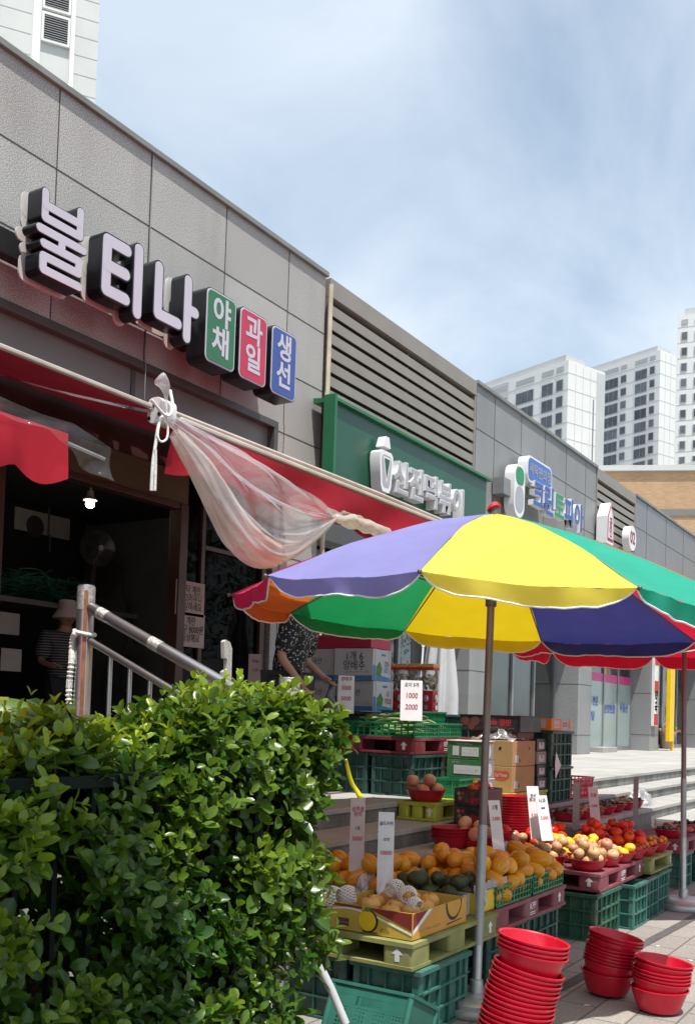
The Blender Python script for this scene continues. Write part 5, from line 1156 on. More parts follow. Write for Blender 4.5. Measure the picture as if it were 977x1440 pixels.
# ------------------------------------------------------------------ cartons
def carton(name, lab, x0, x1, y0, y1, z0, z1, mt, rot=0, group=None, open_=False, inner='kraft_in', cat='carton', bev=.003):
    """closed or open-topped cardboard box; local origin at its near corner"""
    t = thing(name, lab, cat, (x0, y0, z0), rot, group)
    w, d, h = x1-x0, y1-y0, z1-z0; e_ = .004
    if not open_: MB().box((0, 0, .001), (w, d, h)).build('body', M[mt], t, smooth=0, world=False, bevel=bev); MB().box((.004, d/2-.002, h), (w-.004, d/2+.002, h+.0008)).build('seam', M['tape'], t, smooth=0, world=False)
    else:
        b = MB().box((0, 0, .001), (w, e_, h)).box((0, d-e_, .001), (w, d, h)).box((0, e_, .001), (e_, d-e_, h)).box((w-e_, e_, .001), (w, d-e_, h)); b.build('body', M[mt], t, smooth=0, world=False, bevel=.001)
        MB().box((e_, e_, .002), (w-e_, d-e_, h*.45)).build('padding', M[inner], t, smooth=0, world=False)
    t['w'], t['d'], t['h'] = w, d, h
    return t
LEFT = lambda t: frame((-.0012, t['d'], 0), (0, -1, 0), (0, 0, 1))     # face towards -X, u from far to near
RIGHT = lambda t: frame((0, -.0012, 0), (1, 0, 0), (0, 0, 1))          # face towards the street
def deco(t, Mx, items, name='print'):
    for it in items:
        kd, mt = it[0], it[1]
        if kd == 'poly': o = MB().prism(it[2], -.0008, it[3] if len(it) > 3 else .0006, Mx).build(name, M[mt], t, smooth=0, world=False)
        elif kd == 'rect': x0, y0, x1, y1 = it[2]; o = MB().prism([(x0, y0), (x1, y0), (x1, y1), (x0, y1)], -.0008, it[3] if len(it) > 3 else .0006, Mx).build(name, M[mt], t, smooth=0, world=False)
        elif kd == 'text': b = text(it[2], it[3], Mx @ Matrix.Translation((it[4], it[5], .0008)), M[mt], None, it[6] if len(it) > 6 else .01, sx=it[7] if len(it) > 7 else 1, build=False, jit=it[8] if len(it) > 8 else 0); o = b.build('lettering', M[mt], t, smooth=0, world=False)
        elif kd == 'scrib':
            x0, y0, x1, y1 = it[2]; n = it[3]; b = MB(); rg = random.Random(int(x0*1e4+y0*1e3))
            for r_ in range(n):
                y = y1-(r_+.5)*(y1-y0)/n; x = x0
                while x < x1-.004:
                    hh = (y1-y0)/n*.38; p = [(x+rg.uniform(0, .01), y+rg.uniform(-hh, hh)) for _ in range(3)]
                    for a, c in zip(p[:-1], p[1:]): b.prism(capsule(a, c, .0012, 2), 0, .0008+.00002*len(b.f) % .0004, Mx)
                    x += rg.uniform(.010, .017)
            o = b.build(name, M[mt], t, smooth=0, world=False)
# golden pear box
q0 = W(579, 1324, Z=.437); x0, y0 = q0.x, q0.y
xr_ = W(645, 1287+22, Z=.437).x; yl = y0+.50
t = carton('pear_box', 'open golden box of pears with a yellow fruit picture', x0, x0+.56, y0, y0+.46, .437, .56, 'kraft_mustard', open_=True, cat='fruit box')
w_, d_, h_ = t['w'], t['d'], t['h']
arc = lambda cx, cy, r, a0, a1, n=14: [(cx+r*math.cos(R(a0+(a1-a0)*i/n)), cy+r*math.sin(R(a0+(a1-a0)*i/n))) for i in range(n+1)]
def band(f, g, x0, x1, n=14): return [(x0+(x1-x0)*i/n, f(i/n)) for i in range(n+1)]+[(x1-(x1-x0)*i/n, g(1-i/n)) for i in range(n+1)]
deco(t, LEFT(t), [('poly', 'box_maroon', band(lambda u: h_*(.985-.62*u**1.1), lambda u: h_*.985, d_*.45, d_*.995)), ('poly', 'white', band(lambda u: h_*(.80-.62*u), lambda u: h_*(.87-.62*u), d_*.45, d_*.995), .001),
    ('poly', 'white', band(lambda u: h_*(.70+.12*math.sin(2.5*u)), lambda u: h_*(.75+.13*math.sin(2.5*u)), .01, d_*.42), .001), ('poly', 'box_maroon', band(lambda u: h_*.90, lambda u: h_*.985, 0.005, d_*.42), .0009),
    ('poly', 'black', circ(d_*.50, h_*.48, h_*.42, 28, 1), .0013), ('poly', 'print_yellow', circ(d_*.488, h_*.49, h_*.38, 28, 1), .0017), ('poly', 'black', band(lambda u: h_*.05, lambda u: h_*.09, d_*.44, d_*.61), .0011),
    ('poly', 'leaf_print', [(d_*.44, h_*.84), (d_*.47, h_*.98), (d_*.53, h_*.96), (d_*.50, h_*.82)], .0019),
    ('rect', 'box_brown', (d_*.12, h_*.32, d_*.27, h_*.46), .001), ('rect', 'box_brown', (d_*.12, h_*.18, d_*.27, h_*.29), .001), ('scrib', 'box_brown', (d_*.64, h_*.12, d_*.74, h_*.3), 2)])
deco(t, RIGHT(t), [('rect', 'kraft_gold', (0.004, 0.003, w_-.004, h_-.002)), ('poly', 'box_maroon', [(.005, h_*.36), (.005, h_*.98), (w_*.26, h_*.98)], .0009), ('poly', 'white', [(.005, h_*.20), (.005, h_*.36), (w_*.26, h_*.98), (w_*.34, h_*.98)], .0012),
    ('poly', 'black', arc(w_*.74, h_*.98, h_*.72, 180, 360)+[(w_*.74+h_*.60, h_*.98)]+list(reversed(arc(w_*.75, h_*1.0, h_*.62, 180, 360))), .0011), ('poly', 'black', [(w_*.60, h_*.14), (w_*.90, h_*.20), (w_*.90, h_*.24), (w_*.62, h_*.20)], .0012), ('scrib', 'box_brown', (w_*.12, h_*.2, w_*.5, h_*.36), 1)])
heap('pear', 18, lambda a, c: True, x0+.07, x0+.50, y0+.06, y0+.40, .437+.045, 'round golden pear in the open pictured box', 'pears in the golden box', orient='up', maxz=.56)
def foamnet(lab, x, y, z, r, rot):
    t = thing('foam_net', lab, 'foam net', (x, y, z), rot)
    b = MB(); n = 16
    for s in (1, -1):
        for k in range(n):
            pts = []
            for i in range(9):
                v = i/8; a = 2*PI*k/n+s*v*1.3; rr = r*(.55+.5*math.sin(PI*(v*.75+.12))); pts.append((rr*math.cos(a), rr*math.sin(a)*.9, r*1.5*(v-.4)))
            b.tube(pts, .0032, 5)
    b.build('net', M['foam'], t, world=False, smooth=180).rotation_euler = (R(80), R(20), 0); return t
foamnet('white foam fruit net lying at the far end of the pear box', x0+.1, y0+.42, .575, .05, .4); foamnet('white foam fruit net in the middle of the pear box', x0+.30, y0+.27, .60, .046, 1.2)
foamnet('white foam fruit net beside the middle one in the pear box', x0+.24, y0+.16, .59, .044, 2.2); foamnet('white foam fruit net near the front of the pear box', x0+.17, y0+.08, .565, .036, 2.9); foamnet('white foam fruit net draped over the far corner of the pear box', x0+.03, y0+.46, .575, .052, 0)
# second golden box hidden by the hedge
t = carton('pear_box', 'mustard box pushed against the hedge end beside the pear box', x0+.01, x0+.5, y0+.47, y0+.90, .437, .555, 'kraft_mustard', open_=True, cat='fruit box')
deco(t, LEFT(t), [('poly', 'box_maroon', [(.2, h_*.5), (.428, h_*.2), (.428, h_*.97), (.2, h_*.97)]), ('poly', 'white', [(.2, h_*.42), (.428, h_*.08), (.428, h_*.2), (.2, h_*.52)], .001)])
# avocado boxes behind
xa = x0+.57
t = carton('avocado_box', 'open white box of avocados with an avocado picture', xa, xa+.16, y0+.06, y0+.46, .437, .545, 'box_white', open_=True, cat='fruit box', inner='box_grey')
deco(t, RIGHT(t), [('poly', 'leaf_print', circ(.10, .052, .022, 16, 1.6), .0008), ('poly', 'box_yellow', circ(.10, .050, .017, 16, 1.6), .0012), ('poly', 'box_brown', circ(.10, .040, .009, 12), .0016), ('scrib', 'black', (.01, .02, .075, .09), 3)])
t = carton('avocado_box', 'open yellow box lined with plastic behind the avocados', xa+.165, xa+.165+.36, y0+.03, y0+.46, .437, .545, 'box_yellow', open_=True, cat='fruit box', inner='box_grey')
deco(t, RIGHT(t), [('poly', 'box_white', circ(.09, .05, .045, 20, .8), .0007), ('poly', 'leaf_print', circ(.09, .045, .028, 16, .8), .001), ('poly', 'text_red', circ(.09, .045, .014, 12), .0014), ('poly', 'leaf_print', circ(.27, .045, .026, 16), .001), ('poly', 'box_white', circ(.27, .045, .013, 12), .0014), ('poly', 'text_red', [(.22, .075), (.32, .085), (.32, .1), (.22, .09)], .001)])
heap('avocado', 9, lambda a, c: True, xa+.04, xa+.13, y0+.1, y0+.42, .50, 'dark avocado in the white pictured box', 'avocados in the white box', orient='flat', maxz=.66)
heap('avocado', 11, lambda a, c: True, xa+.21, xa+.48, y0+.1, y0+.42, .49, 'dark avocado in the plastic lined yellow box', 'avocados in the yellow box', orient='flat', maxz=.66)
def crumpled(lab, fn, mt, nu=30, nv=16, amp=.02, name='plastic_bag'):
    t = thing(name, lab, 'plastic bag', fn(.5, .5)); b = MB().grid(fn, nu, nv)
    b.v = [tuple(Vector(v)+Vector((mnoise.noise(Vector(v)*19), mnoise.noise(Vector(v)*19+Vector((4, 4, 4))), mnoise.noise(Vector(v)*17+Vector((8, 1, 3)))))*amp) for v in b.v]
    b.build('film', M[mt], t, smooth=180); return t
crumpled('clear plastic liner spilling over the yellow box rim', lambda u, v: (xa+.15+.40*u, y0+.02+.05*v-.04*v*v, .55+.05*math.sin(PI*v)-.02*v), 'film_bag')
crumpled('clear plastic liner along the back of the avocado boxes', lambda u, v: (xa+.0+.52*u, y0+.44+.03*v, .52+.09*v), 'film_bag')
crumpled('clear plastic bag between the pear box and the melons', lambda u, v: (xa-.2+.24*u, y0+.46+.16*v, .50+.14*math.sin(PI*v)*math.sin(PI*u)), 'film_bag')
# green, brown, black and white cartons on the step
for i in range(3):
    z0 = .862+.137*i; x_, y_ = 6.78, 3.06
    lab = ('pictured green and white carton at the bottom of its stack', 'green carton with a white label in the middle of its stack', 'green carton with two white labels on top of its stack')[i]
    t = carton('fruit_carton', lab, x_, x_+.2, y_+.01*i, y_+.31, z0, z0+.135, 'box_green' if i else 'box_white', group='green cartons on the step')
    d_, h_, w_ = t['d'], t['h'], t['w']
    deco(t, RIGHT(t), [('rect', 'box_grey', (.003, .003, w_-.003, h_-.003)), ('poly', 'box_white', rrect(.09, .095, .04, 4, w_*.55, h_*.45), .001), ('scrib', 'text_darkred', (w_*.45, h_*.2, w_*.65, h_*.7), 3)])
    if i == 0: deco(t, LEFT(t), [('poly', 'leaf_print', band(lambda u: h_*(.72+.08*math.sin(9*u)), lambda u: h_*.98, .004, d_-.004)), ('poly', 'box_orange', circ(d_*.80, h_*.68, .033, 18), .001), ('poly', 'black', rrect(.07, .022, .01, 4, d_*.55, h_*.72), .0014), ('rect', 'paper', (d_*.33, .01, d_*.78, h_*.5), .0016), ('scrib', 'text_black', (d_*.36, .02, d_*.75, h_*.45), 3)])
    elif i == 1: deco(t, LEFT(t), [('rect', 'box_white', (d_*.2, h_*.2, d_*.95, h_*.68), .001), ('scrib', 'text_black', (d_*.27, h_*.3, d_*.9, h_*.5), 1), ('scrib', 'box_white', (d_*.15, h_*.75, d_*.35, h_*.9), 1)])
    else: deco(t, LEFT(t), [('rect', 'box_white', (d_*.16, h_*.2, d_*.34, h_*.72), .001), ('rect', 'box_white', (d_*.42, h_*.18, d_*.9, h_*.68), .001), ('scrib', 'text_black', (d_*.46, h_*.24, d_*.86, h_*.62), 2), ('scrib', 'box_white', (d_*.3, h_*.8, d_*.7, h_*.93), 1)]); MB().box((-.006, -.006, h_), (w_+.006, d_+.006, h_+.006)).build('lid', M['offwhite'], t, smooth=0, world=False)
for i in range(2):
    t = carton('fruit_carton', ('brown carton with a red oval brand emblem under a plain one', 'plain brown carton with a round hole on top of the emblem carton')[i], 7.38+.005*i, 7.86, 3.09, 3.48, .862+.207*i, .862+.205+.207*i, 'kraft', group='brown cartons on the step')
    d_, h_, w_ = t['d'], t['h'], t['w']
    for Mx, L_ in ((LEFT(t), d_), (RIGHT(t), w_)):
        deco(t, Mx, [('poly', 'black', circ(L_*.3, h_*.24, .012, 14), .0008)], 'hand_hole')
        if i: deco(t, Mx, [('poly', 'black', circ(L_*.72, h_*.7, .012, 14), .0008)], 'hand_hole')
    if i == 0: deco(t, LEFT(t), [('poly', 'emblem', circ(d_*.76, h_*.64, .066, 26, .55), .0008), ('poly', 'emblem', circ(d_*.66, h_*.70, .036, 20, .8), .001), ('poly', 'emblem', circ(d_*.86, h_*.70, .036, 20, .8), .0012), ('text', 'paper_pink', 'Del Monte', .042, d_*.76, h_*.66, .02, .58)])
    deco(t, RIGHT(t), [('rect', 'box_white', (.05, .03, .12, .09), .001)])
crumpled('clear plastic bag crumpled on the brown cartons', lambda u, v: (7.4+.4*u, 3.1+.36*v, 1.282+.11*math.sin(PI*v)*math.sin(PI*u)), 'film_bag', 30, 24, .05)
for i in range(4):
    t = carton('fruit_carton', ('lowest', 'second', 'third', 'topmost')[i]+' black and white carton in the narrow column by the dark crates', 7.88, 8.09, 3.07+.004*i, 3.3, .862+.108*i, .862+.105+.108*i, 'box_black' if i != 2 else 'box_grey', group='narrow column of black cartons')
    deco(t, LEFT(t), [('rect', 'box_white', (.07, .02, .19, .07)), ('scrib', 'text_black', (.08, .025, .18, .065), 2)])
    deco(t, RIGHT(t), [('rect', 'box_white', (.04, .02, .16, .075)), ('poly', 'text_black', circ(.1, .06, .012, 12), .001)])
t = carton('fruit_carton', 'black carton with dark fruit picture and red lettering topmost on the brown cartons', 7.5, 7.95, 3.08, 3.62, 1.345, 1.475, 'box_black')
MB().box((-.006, -.006, t['h']), (t['w']+.006, t['d']+.006, t['h']+.004)).build('lid', M['box_brown'], t, smooth=0, world=False)
d_, h_ = t['d'], t['h']
deco(t, LEFT(t), [('poly', 'box_brown', circ(d_*.1, h_*.6, .035, 18)), ('poly', 'box_brown', circ(d_*.26, h_*.62, .04, 18), .0009), ('poly', 'box_brown', circ(d_*.2, h_*.28, .032, 18), .0012), ('rect', 'text_darkred', (d_*.5, h_*.4, d_*.62, h_*.66)), ('text', 'text_red', '꿀맛', .06, d_*.76, h_*.52, .02), ('scrib', 'box_grey', (d_*.5, h_*.15, d_*.9, h_*.28), 1)])
carton('fruit_carton', 'flat brown carton between the plastic bag and the black lettered carton', 7.55, 7.9, 3.12, 3.5, 1.282, 1.344, 'box_brown')
t = carton('fruit_carton', 'orange carton with a white handwritten label on the upper dark crate', 8.12, 8.36, 3.05, 3.30, 1.362, 1.465, 'box_orange'); deco(t, LEFT(t), [('rect', 'box_white', (.05, .02, .2, .09)), ('scrib', 'text_red', (.07, .03, .18, .08), 2)]); deco(t, RIGHT(t), [('rect', 'box_white', (.05, .02, .2, .09)), ('scrib', 'text_red', (.07, .03, .18, .06), 1)])
t = carton('fruit_carton', 'pale grey carton with an orange fruit picture on the upper dark crate', 8.365, 8.64, 3.05, 3.32, 1.362, 1.46, 'box_white'); deco(t, RIGHT(t), [('poly', 'box_orange', circ(.2, .045, .032, 16)), ('poly', 'box_orange', circ(.2, .078, .014, 12), .0009), ('scrib', 'text_black', (.03, .03, .14, .075), 2)])
for i in range(3):
    t = carton('fruit_carton', ('black carton at the bottom of the three beside the peach bowl', 'black red lettered carton in the middle of the three beside the peach bowl', 'open black carton of tomatoes on top of the three beside the peach bowl')[i], 6.06, 6.36, 2.73, 2.95, .622+.118*i, .738+.118*i, 'box_black', group='black cartons beside the peach bowl', open_=(i == 2), inner='box_brown')
    d_, h_ = t['d'], t['h']
    deco(t, LEFT(t), [('poly', 'root', circ(d_*.16, h_*.7, .013, 14)), ('poly', 'root', circ(d_*.2, h_*.42, .015, 14), .0009), ('poly', 'text_red', circ(d_*.3, h_*.72, .011, 12), .0009), ('rect', 'box_brown', (d_*.35, h_*.2, d_*.5, h_*.45)), ('text', 'text_red', '꿀맛', .04, d_*.7, h_*.32, .025), ('text', 'text_red', 'VK', .03, d_*.62, h_*.75, .03) if i == 2 else ('rect', 'black', (d_*.45, h_*.65, d_*.75, h_*.78), .0009)])
    deco(t, RIGHT(t), [('rect', 'box_brown', (.003, .003, .297, h_-.003)), ('scrib', 'box_black', (.05, .02, .25, h_-.02), 3)])
heap('tomato', 12, lambda a, c: True, 6.1, 6.32, 2.77, 2.91, .91, 'red tomato in the open black carton', 'tomatoes in the black carton', maxz=.99)
# white cartons behind the cucumbers
zc = 1.477
for j, (y, rot) in enumerate(((4.17, R(3)), (4.55, 0))):
    for i in range(2):
        lab = f'white carton with green leaf print, {("lower", "upper")[i]} of the {("near", "far")[j]} stack behind the cucumbers'
        hh = (.25, .265)[i]; t = carton('vegetable_carton', lab, 7.0-.02*i, 7.33, y, y+.36, zc+.252*i, zc+.252*i+hh, 'box_white', rot*i*1.6, 'white cartons behind the cucumbers')
        d_, h_, w_ = t['d'], t['h'], t['w']
        deco(t, LEFT(t), [('rect', 'box_blue', (.004, .004, d_-.004, h_*.16)), ('text', 'text_black', '1개 6\n양배추' if (i, j) == (1, 0) else '국산', .085 if i and not j else .06, d_*.52, h_*.6, 0, .9, .03), ('scrib', 'box_grey', (d_*.3, h_*.22, d_*.9, h_*.32), 1)])
        deco(t, RIGHT(t), [('poly', 'box_blue', [(.004, .004), (w_-.004, .004), (w_-.004, h_*.12), (w_*.35, h_*.2), (w_*.25, h_*.45), (.004, h_*.5)]), ('poly', 'leaf_print', [(w_*.15, h_*.2), (w_*.42, h_*.16), (w_*.5, h_*.4), (w_*.36, h_*.62), (w_*.22, h_*.48)], .001), ('rect', 'box_blue', (w_*.45, h_*.8, w_*.68, h_*.87)), ('text', 'text_blue' if i else 'text_darkred', '230\n672' if i else '무\n7020', .06, w_*.72, h_*.45, .0, .9, .03)])
        MB().tube([(w_*.12, -.004, .002), (w_*.12, -.004, h_+.003), (w_*.5, d_*.5, h_+.012), (w_*.9, -.004, h_+.003), (w_*.9, -.004, .002)], .003, 5).build('strap', M['offwhite'], t, world=False)
t = carton('red_box', 'flat red carton lying on top of the white cartons', 6.99, 7.32, 4.2, 4.92, 2.0, 2.11, 'sg_red'); deco(t, LEFT(t), [('scrib', 'text_darkred', (.1, .02, .6, .09), 2)])
for k in range(8):
    x, y = 6.48+.0*k, 4.12+.075*k
    j = thing('jar', 'small jar of dark red sauce with a pale lid behind the cucumbers', 'jar', (6.52+.02*(k % 2), 4.16+.042*k, 1.29), group='jars behind the cucumbers')
    MB().lathe([(.018, 0), (.02, .004), (.02, .055), (.017, .062)], 14).build('glass', M['box_maroon'], j, world=False); MB().lathe([(.0185, .0625), (.0185, .078)], 14).build('lid', M['offwhite'], j, world=False)
# capsule-toy machines
for k in range(4):
    y = 4.50-.135*k; t = thing('gumball_machine', ('far left', 'second', 'third', 'right end')[k]+' red toy vending machine with clear jar and orange lid', 'vending machine', (7.86, y, 1.478), group='red machines with clear jars')
    b = MB().frus((-.055, -.06, .055, .06), (-.05, -.055, .05, .055), 0.001, .2); b.build('body', M['gum_red'], t, world=False, bevel=.006, smooth=0)
    b = MB().lathe([(.045, .202), (.066, .24), (.072, .30), (.066, .37), (.05, .405)], 20); b.build('globe', M['glass_jar'], t, world=False)
    b = MB()
    for i in range(46):
        a = rng.uniform(0, 6.3); r_ = .048*math.sqrt(rng.random()); b.ball((r_*math.cos(a), r_*math.sin(a), .222+rng.random()*.12), .014, 8, 6)
    b.build('capsules', M['candy'], t, world=False)['kind'] = 'stuff'
    MB().box((-.062, -.062, .406), (.062, .062, .44)).build('lid', M['gum_orange'], t, world=False, smooth=0, bevel=.006); MB().box((-.06, -.06, .385), (.06, .06, .4055)).build('collar', M['gum_red'], t, world=False, smooth=0)
    for Mx in (frame((-.0545, 0, .11), (0, -1, 0), (0, 0, 1)), frame((0, -.0595, .11), (1, 0, 0), (0, 0, 1))):
        o = MB().prism(circ(0, .02, .026, 18, 1.3), 0, .006, Mx).prism(rrect(.016, .05, .006, 3, 0, .02), .006, .014, Mx).build('coin_dial', M['chrome'], t, world=False)
        MB().prism(circ(0, -.06, .022, 16), 0, .01, Mx).build('chute', M['chrome'], t, world=False)
# folded white parasol and black banner
wp_ = W(617, 990, Y=4.7); t = thing('folded_parasol', 'tall folded white parasol standing behind the toy machines', 'parasol', (wp_.x, 4.7, PZ))
b = MB()
def fold(u, v):
    a = 2*PI*u; r_ = (.03+.13*min(1, v*1.4)**.8)*(1+.28*math.sin(7*a+2*v)); return (wp_.x+r_*math.cos(a), 4.7+r_*math.sin(a), 2.95-v*1.75)
b.grid(fold, 56, 16); b.build('cloth', M['cloth_white'], t, smooth=80); MB().tube([(wp_.x, 4.7, PZ), (wp_.x, 4.7, 3.0)], .018, 10).build('pole', M['alu'], t)
MB().lathe([(.2, .003), (.2, .06), (.05, .08)], 20, Matrix.Translation((wp_.x, 4.7, PZ))).build('base', M['galv'], t); MB().lathe([(.03, 1.38-PZ+.02), (.034, 1.42-PZ)], 10, Matrix.Translation((wp_.x-.1, 4.62, PZ))).build('strap', M['steel_dull'], t)
bn = W(590, 930, Y=5.4); t = thing('fabric_banner', 'black hanging banner with a white fork emblem', 'banner', (bn.x, 5.4, PZ))
MB().grid(lambda u, v: (bn.x-.22+.5*u, 5.4+.02*math.sin(5*u), PZ+.4+2.4*v), 10, 6).build('cloth', M['black'], t, solid=.004); MB().tube([(bn.x+.3, 5.42, PZ), (bn.x+.3, 5.42, 3.75)], .012, 8).build('pole', M['steel_dull'], t)
fz = W(593, 912, Y=5.38); b = MB(); Mx = facade(fz.x, fz.z, 5.365)
b.prism(capsule((0, 0), (-.03, -.35), .02), 0, .002, Mx)
for k in (-1, 0, 1): b.prism(capsule((.028*k, .03), (.028*k+.01, .13), .009), 0, .002+.0002*k, Mx)
b.prism(capsule((-.028, .03), (.028, .03), .012), 0, .0026, Mx); b.build('emblem', M['letter_white'], t)

# ------------------------------------------------------------------ price cards
def card(lab, xb, yb, xt, yt, wpx, d, lines, tilt=.16, th=.003, yaw=0, mt='card', group='handwritten price cards'):
    p0 = W(xb, yb, d=d); p1 = W(xt, yt, d=d+tilt*.35)
    up = (p1-p0); h = up.length; rt = (_r0*math.cos(yaw)+FW*math.sin(yaw)); w_ = wpx*d/F/math.cos(yaw)
    t = thing('price_card', lab, 'price card', tuple(p0), group=group)
    Mx = frame(p0, rt, up)
    MB().prism([(-w_/2, -.05), (w_/2, -.05), (w_/2*.97, h), (-w_/2, h*1.0)], -th, 0, Mx).build('board', M[mt], t, smooth=0)
    for (s, mt_, fs, fy) in lines: text(s, fs*w_, Mx @ Matrix.Translation((0, h*fy, .0006)), M[mt_], t, .012, sx=.85, jit=.035, slant=.06)
    return t
card('pink tinged price card reading 5000 at the hedge end', 501, 1212, 505, 1122, 21, 5.15, [('성주꿀\n참외', 'text_darkred', .36, .78), ('1개', 'text_black', .28, .52), ('5000', 'text_red', .40, .36)], mt='paper_pink')
card('price card reading 10000 in front of the melons', 541, 1245, 537, 1142, 23, 5.0, [('골드키위', 'text_black', .27, .84), ('10개', 'text_black', .25, .62), ('10000', 'text_red', .36, .44)])
card('narrow white price card leaning on the parasol pole', 702, 1203, 687, 1126, 18, 6.1, [('1개', 'text_black', .4, .86), ('3,000', 'text_red', .36, .66)], yaw=.5)
card('white price card leaning between tomatoes and brown cartons', 754, 1170, 732, 1108, 18, 7.0, [('완숙\n토마토', 'text_black', .34, .74), ('5,000', 'text_red', .36, .36)], yaw=.3)
card('white price card with a black mark standing over the apples', 768, 1172, 750, 1120, 18, 6.9, [('사과', 'text_black', .4, .85), ('●●', 'text_black', .22, .66), ('5,000', 'text_red', .36, .4)], yaw=.4)
card('grey backed price card before the red basket', 809, 1158, 790, 1103, 9, 7.8, [], yaw=-.3, mt='box_grey')
card('pinkish price card with folded foot before the steps', 838, 1166, 822, 1108, 15, 7.9, [('방울', 'text_darkred', .4, .8), ('5,000', 'text_darkred', .34, .55)], yaw=.3, mt='paper_pink')
card('grey backed price card alone before the pale steps', 893, 1152, 883, 1093, 7, 8.9, [], yaw=-.2, mt='box_grey')
card('price card reading 1000 and 2000 stuck in the cucumbers', 578, 1004, 588, 958, 31, 7.2, [('오이 5개', 'text_black', .22, .86), ('1000', 'text_darkred', .34, .54), ('2000', 'text_darkred', .34, .2)])
card('price card reading 3000 and 5000 against the white cartons', 486, 994, 488, 950, 23, 7.5, [('양배추', 'text_darkred', .3, .88), ('3000', 'text_darkred', .36, .6), ('5000', 'text_darkred', .36, .26)], tilt=.05)
card('dim price card beside the woman in the shop doorway', 358, 952, 359, 920, 18, 7.6, [('500g', 'text_black', .3, .7), ('1500', 'text_darkred', .32, .3)], mt='paper_pink', tilt=0)
wc = thing('paper_sheet', 'white sheet stuck cornerwise on the dark crates', 'paper', (8.06, 3.04, 1.1))
MB().prism([(0, -.11), (.13, .0), (.0, .12), (-.02, .02)], 0, .001, frame((8.18, 3.025, 1.06), (1, 0, 0), (0, 0, 1))).build('sheet', M['card'], wc, smooth=0)
for i, (zc_, tx_) in enumerate(((2.42, '바닥 계란\n미끄러우니\n조심하세요'), (2.06, '계란\n30구 8000원\n싱싱해요'))):
    t = thing('paper_notice', ('upper', 'lower')[i]+' handwritten notice taped on the dark shop glass', 'notice', (6.82, 6.02, zc_), group='notices on the shop glass')
    p = W(268, (842, 886)[i], Y=6.02); MB().box((p.x-.2, 6.018, p.z-.155), (p.x+.19, 6.022, p.z+.155)).build('sheet', M['paper_pink'], t, smooth=0); text(tx_, .085, facade(p.x, p.z, 6.017), M['text_black'], t, .01, sx=.8, jit=.03)
# melon crate behind the hedge
t = carton('fruit_carton', 'brown carton holding a watermelon behind the hedge at the left', 2.72, 3.12, 3.5, 3.9, PZ+.003, 1.32, 'kraft')
wmn = thing('watermelon', 'striped watermelon half hidden behind the hedge top', 'watermelon', (2.95, 3.66, 1.36)); MB().ball((0, 0, 0), (.16, .12, .11), 20, 14).build('fruit', M['cuke'], wmn, world=False, smooth=180)
t = thing('folding_crate', 'pale green crate edge behind the hedge at the far left', 'crate', (2.35, 3.45, PZ+.003)); 
slot_basket(.42, .34, .62, 6, 5, 5).build('sides', M['pal_lime'], t, world=False)
# flower pot
fp = W(937, 1053, Z=PZ); t = thing('flower_pot', 'pale pot of dark red flowers by the far shopfront', 'flower pot', (fp.x, fp.y, PZ))
MB().lathe([(.13, .001), (.2, .34), (.215, .36), (.215, .42), (.19, .42), (.18, .38), (.0, .37)], 22, cap1=False).build('pot', M['terracotta'], t, world=False)
b = MB()
for i in range(160):
    a = rng.uniform(0, 6.3); r_ = .3*math.sqrt(rng.random()); z = .42+rng.uniform(0, .3)*(1.1-r_/.32); p = Vector((r_*math.cos(a), r_*math.sin(a), z)); d = Vector((rng.gauss(0, 1), rng.gauss(0, 1), rng.gauss(.4, 1))).normalized(); s = d.orthogonal().normalized()
    b.m(0 if rng.random() < .5 else 1); b.add([p-d*.03, p+s*.02, p+d*.035, p-s*.02], [(0, 1, 2, 3)])
b.build('flowers', [M['flower'], M['leaf_print']], t, world=False)
crumpled('grey plastic sheet heaped over produce on the shaded step', lambda u, v: (9.9+.5*u, 2.75+.22*v, .64+.16*math.sin(PI*u)*math.sin(PI*v)), 'film_bag', 24, 16, .05)
# ground litter
for i, (x, y) in enumerate(((905, 1325), (890, 1320), (925, 1330), (965, 1350), (820, 1415))):
    p = W(x, y, Z=0); t = tag(MB().prism([(0, 0), (.03, .004), (.035, .02), (.012, .028)], 0, .002, Matrix.Translation((p.x, p.y, .002)) @ Matrix.Rotation(i*1.3, 4, 'Z')).build('paper_scrap', M['paper'], smooth=0), 'tiny pale scrap of paper on the paving near the crates', 'litter', 'scraps on the paving')
# ------------------------------------------------------------------ inside the fruit shop
bulb = W(127, 709, Y=6.9)
t = thing('ceiling_lamp', 'small lit round bulb hanging inside the dark shop', 'lamp', (bulb.x, 6.9, bulb.z))
MB().ball((0, 0, 0), (.040, .040, .037), 16, 10).build('bulb', emit('bulb_glow', (1, .98, .92), 22), t, world=False)
MB().lathe([(.065, .035), (.06, .05), (.035, .07), (.03, .12), (.012, .13), (.012, 3.58-bulb.z)], 16).build('socket', M['offwhite'], t, world=False)
p0, p1 = W(22, 712, Y=8.6), W(98, 760, Y=8.6)
t = thing('wall_poster', 'pale printed poster with a dark round picture inside the shop', 'poster', (p0.x, 8.6, p1.z))
Mx = facade((p0.x+p1.x)/2, (p0.z+p1.z)/2, 8.6); w_, h_ = p1.x-p0.x, p0.z-p1.z
MB().prism(rrect(w_, h_, .005), -.005, 0, Mx).build('sheet', M['paper'], t, smooth=0)
MB().prism(circ(-w_*.14, -h_*.2, .12), 0, .001, Mx).build('picture', M['fascia_dark'], t); MB().prism(rrect(.03, .5, .01, 3, w_*.1, .12), 0, .001, Mx).prism(rrect(.03, .2, .01, 3, w_*.14, -.2), 0, .001, Mx).build('print', M['fascia'], t)
MB().box((p0.x-.3, 8.61, PZ), (p1.x+.25, 8.66, 3.58)).build('partition', M['dark_wall'], bld, smooth=0)
fn = W(139, 771, Y=7.9)
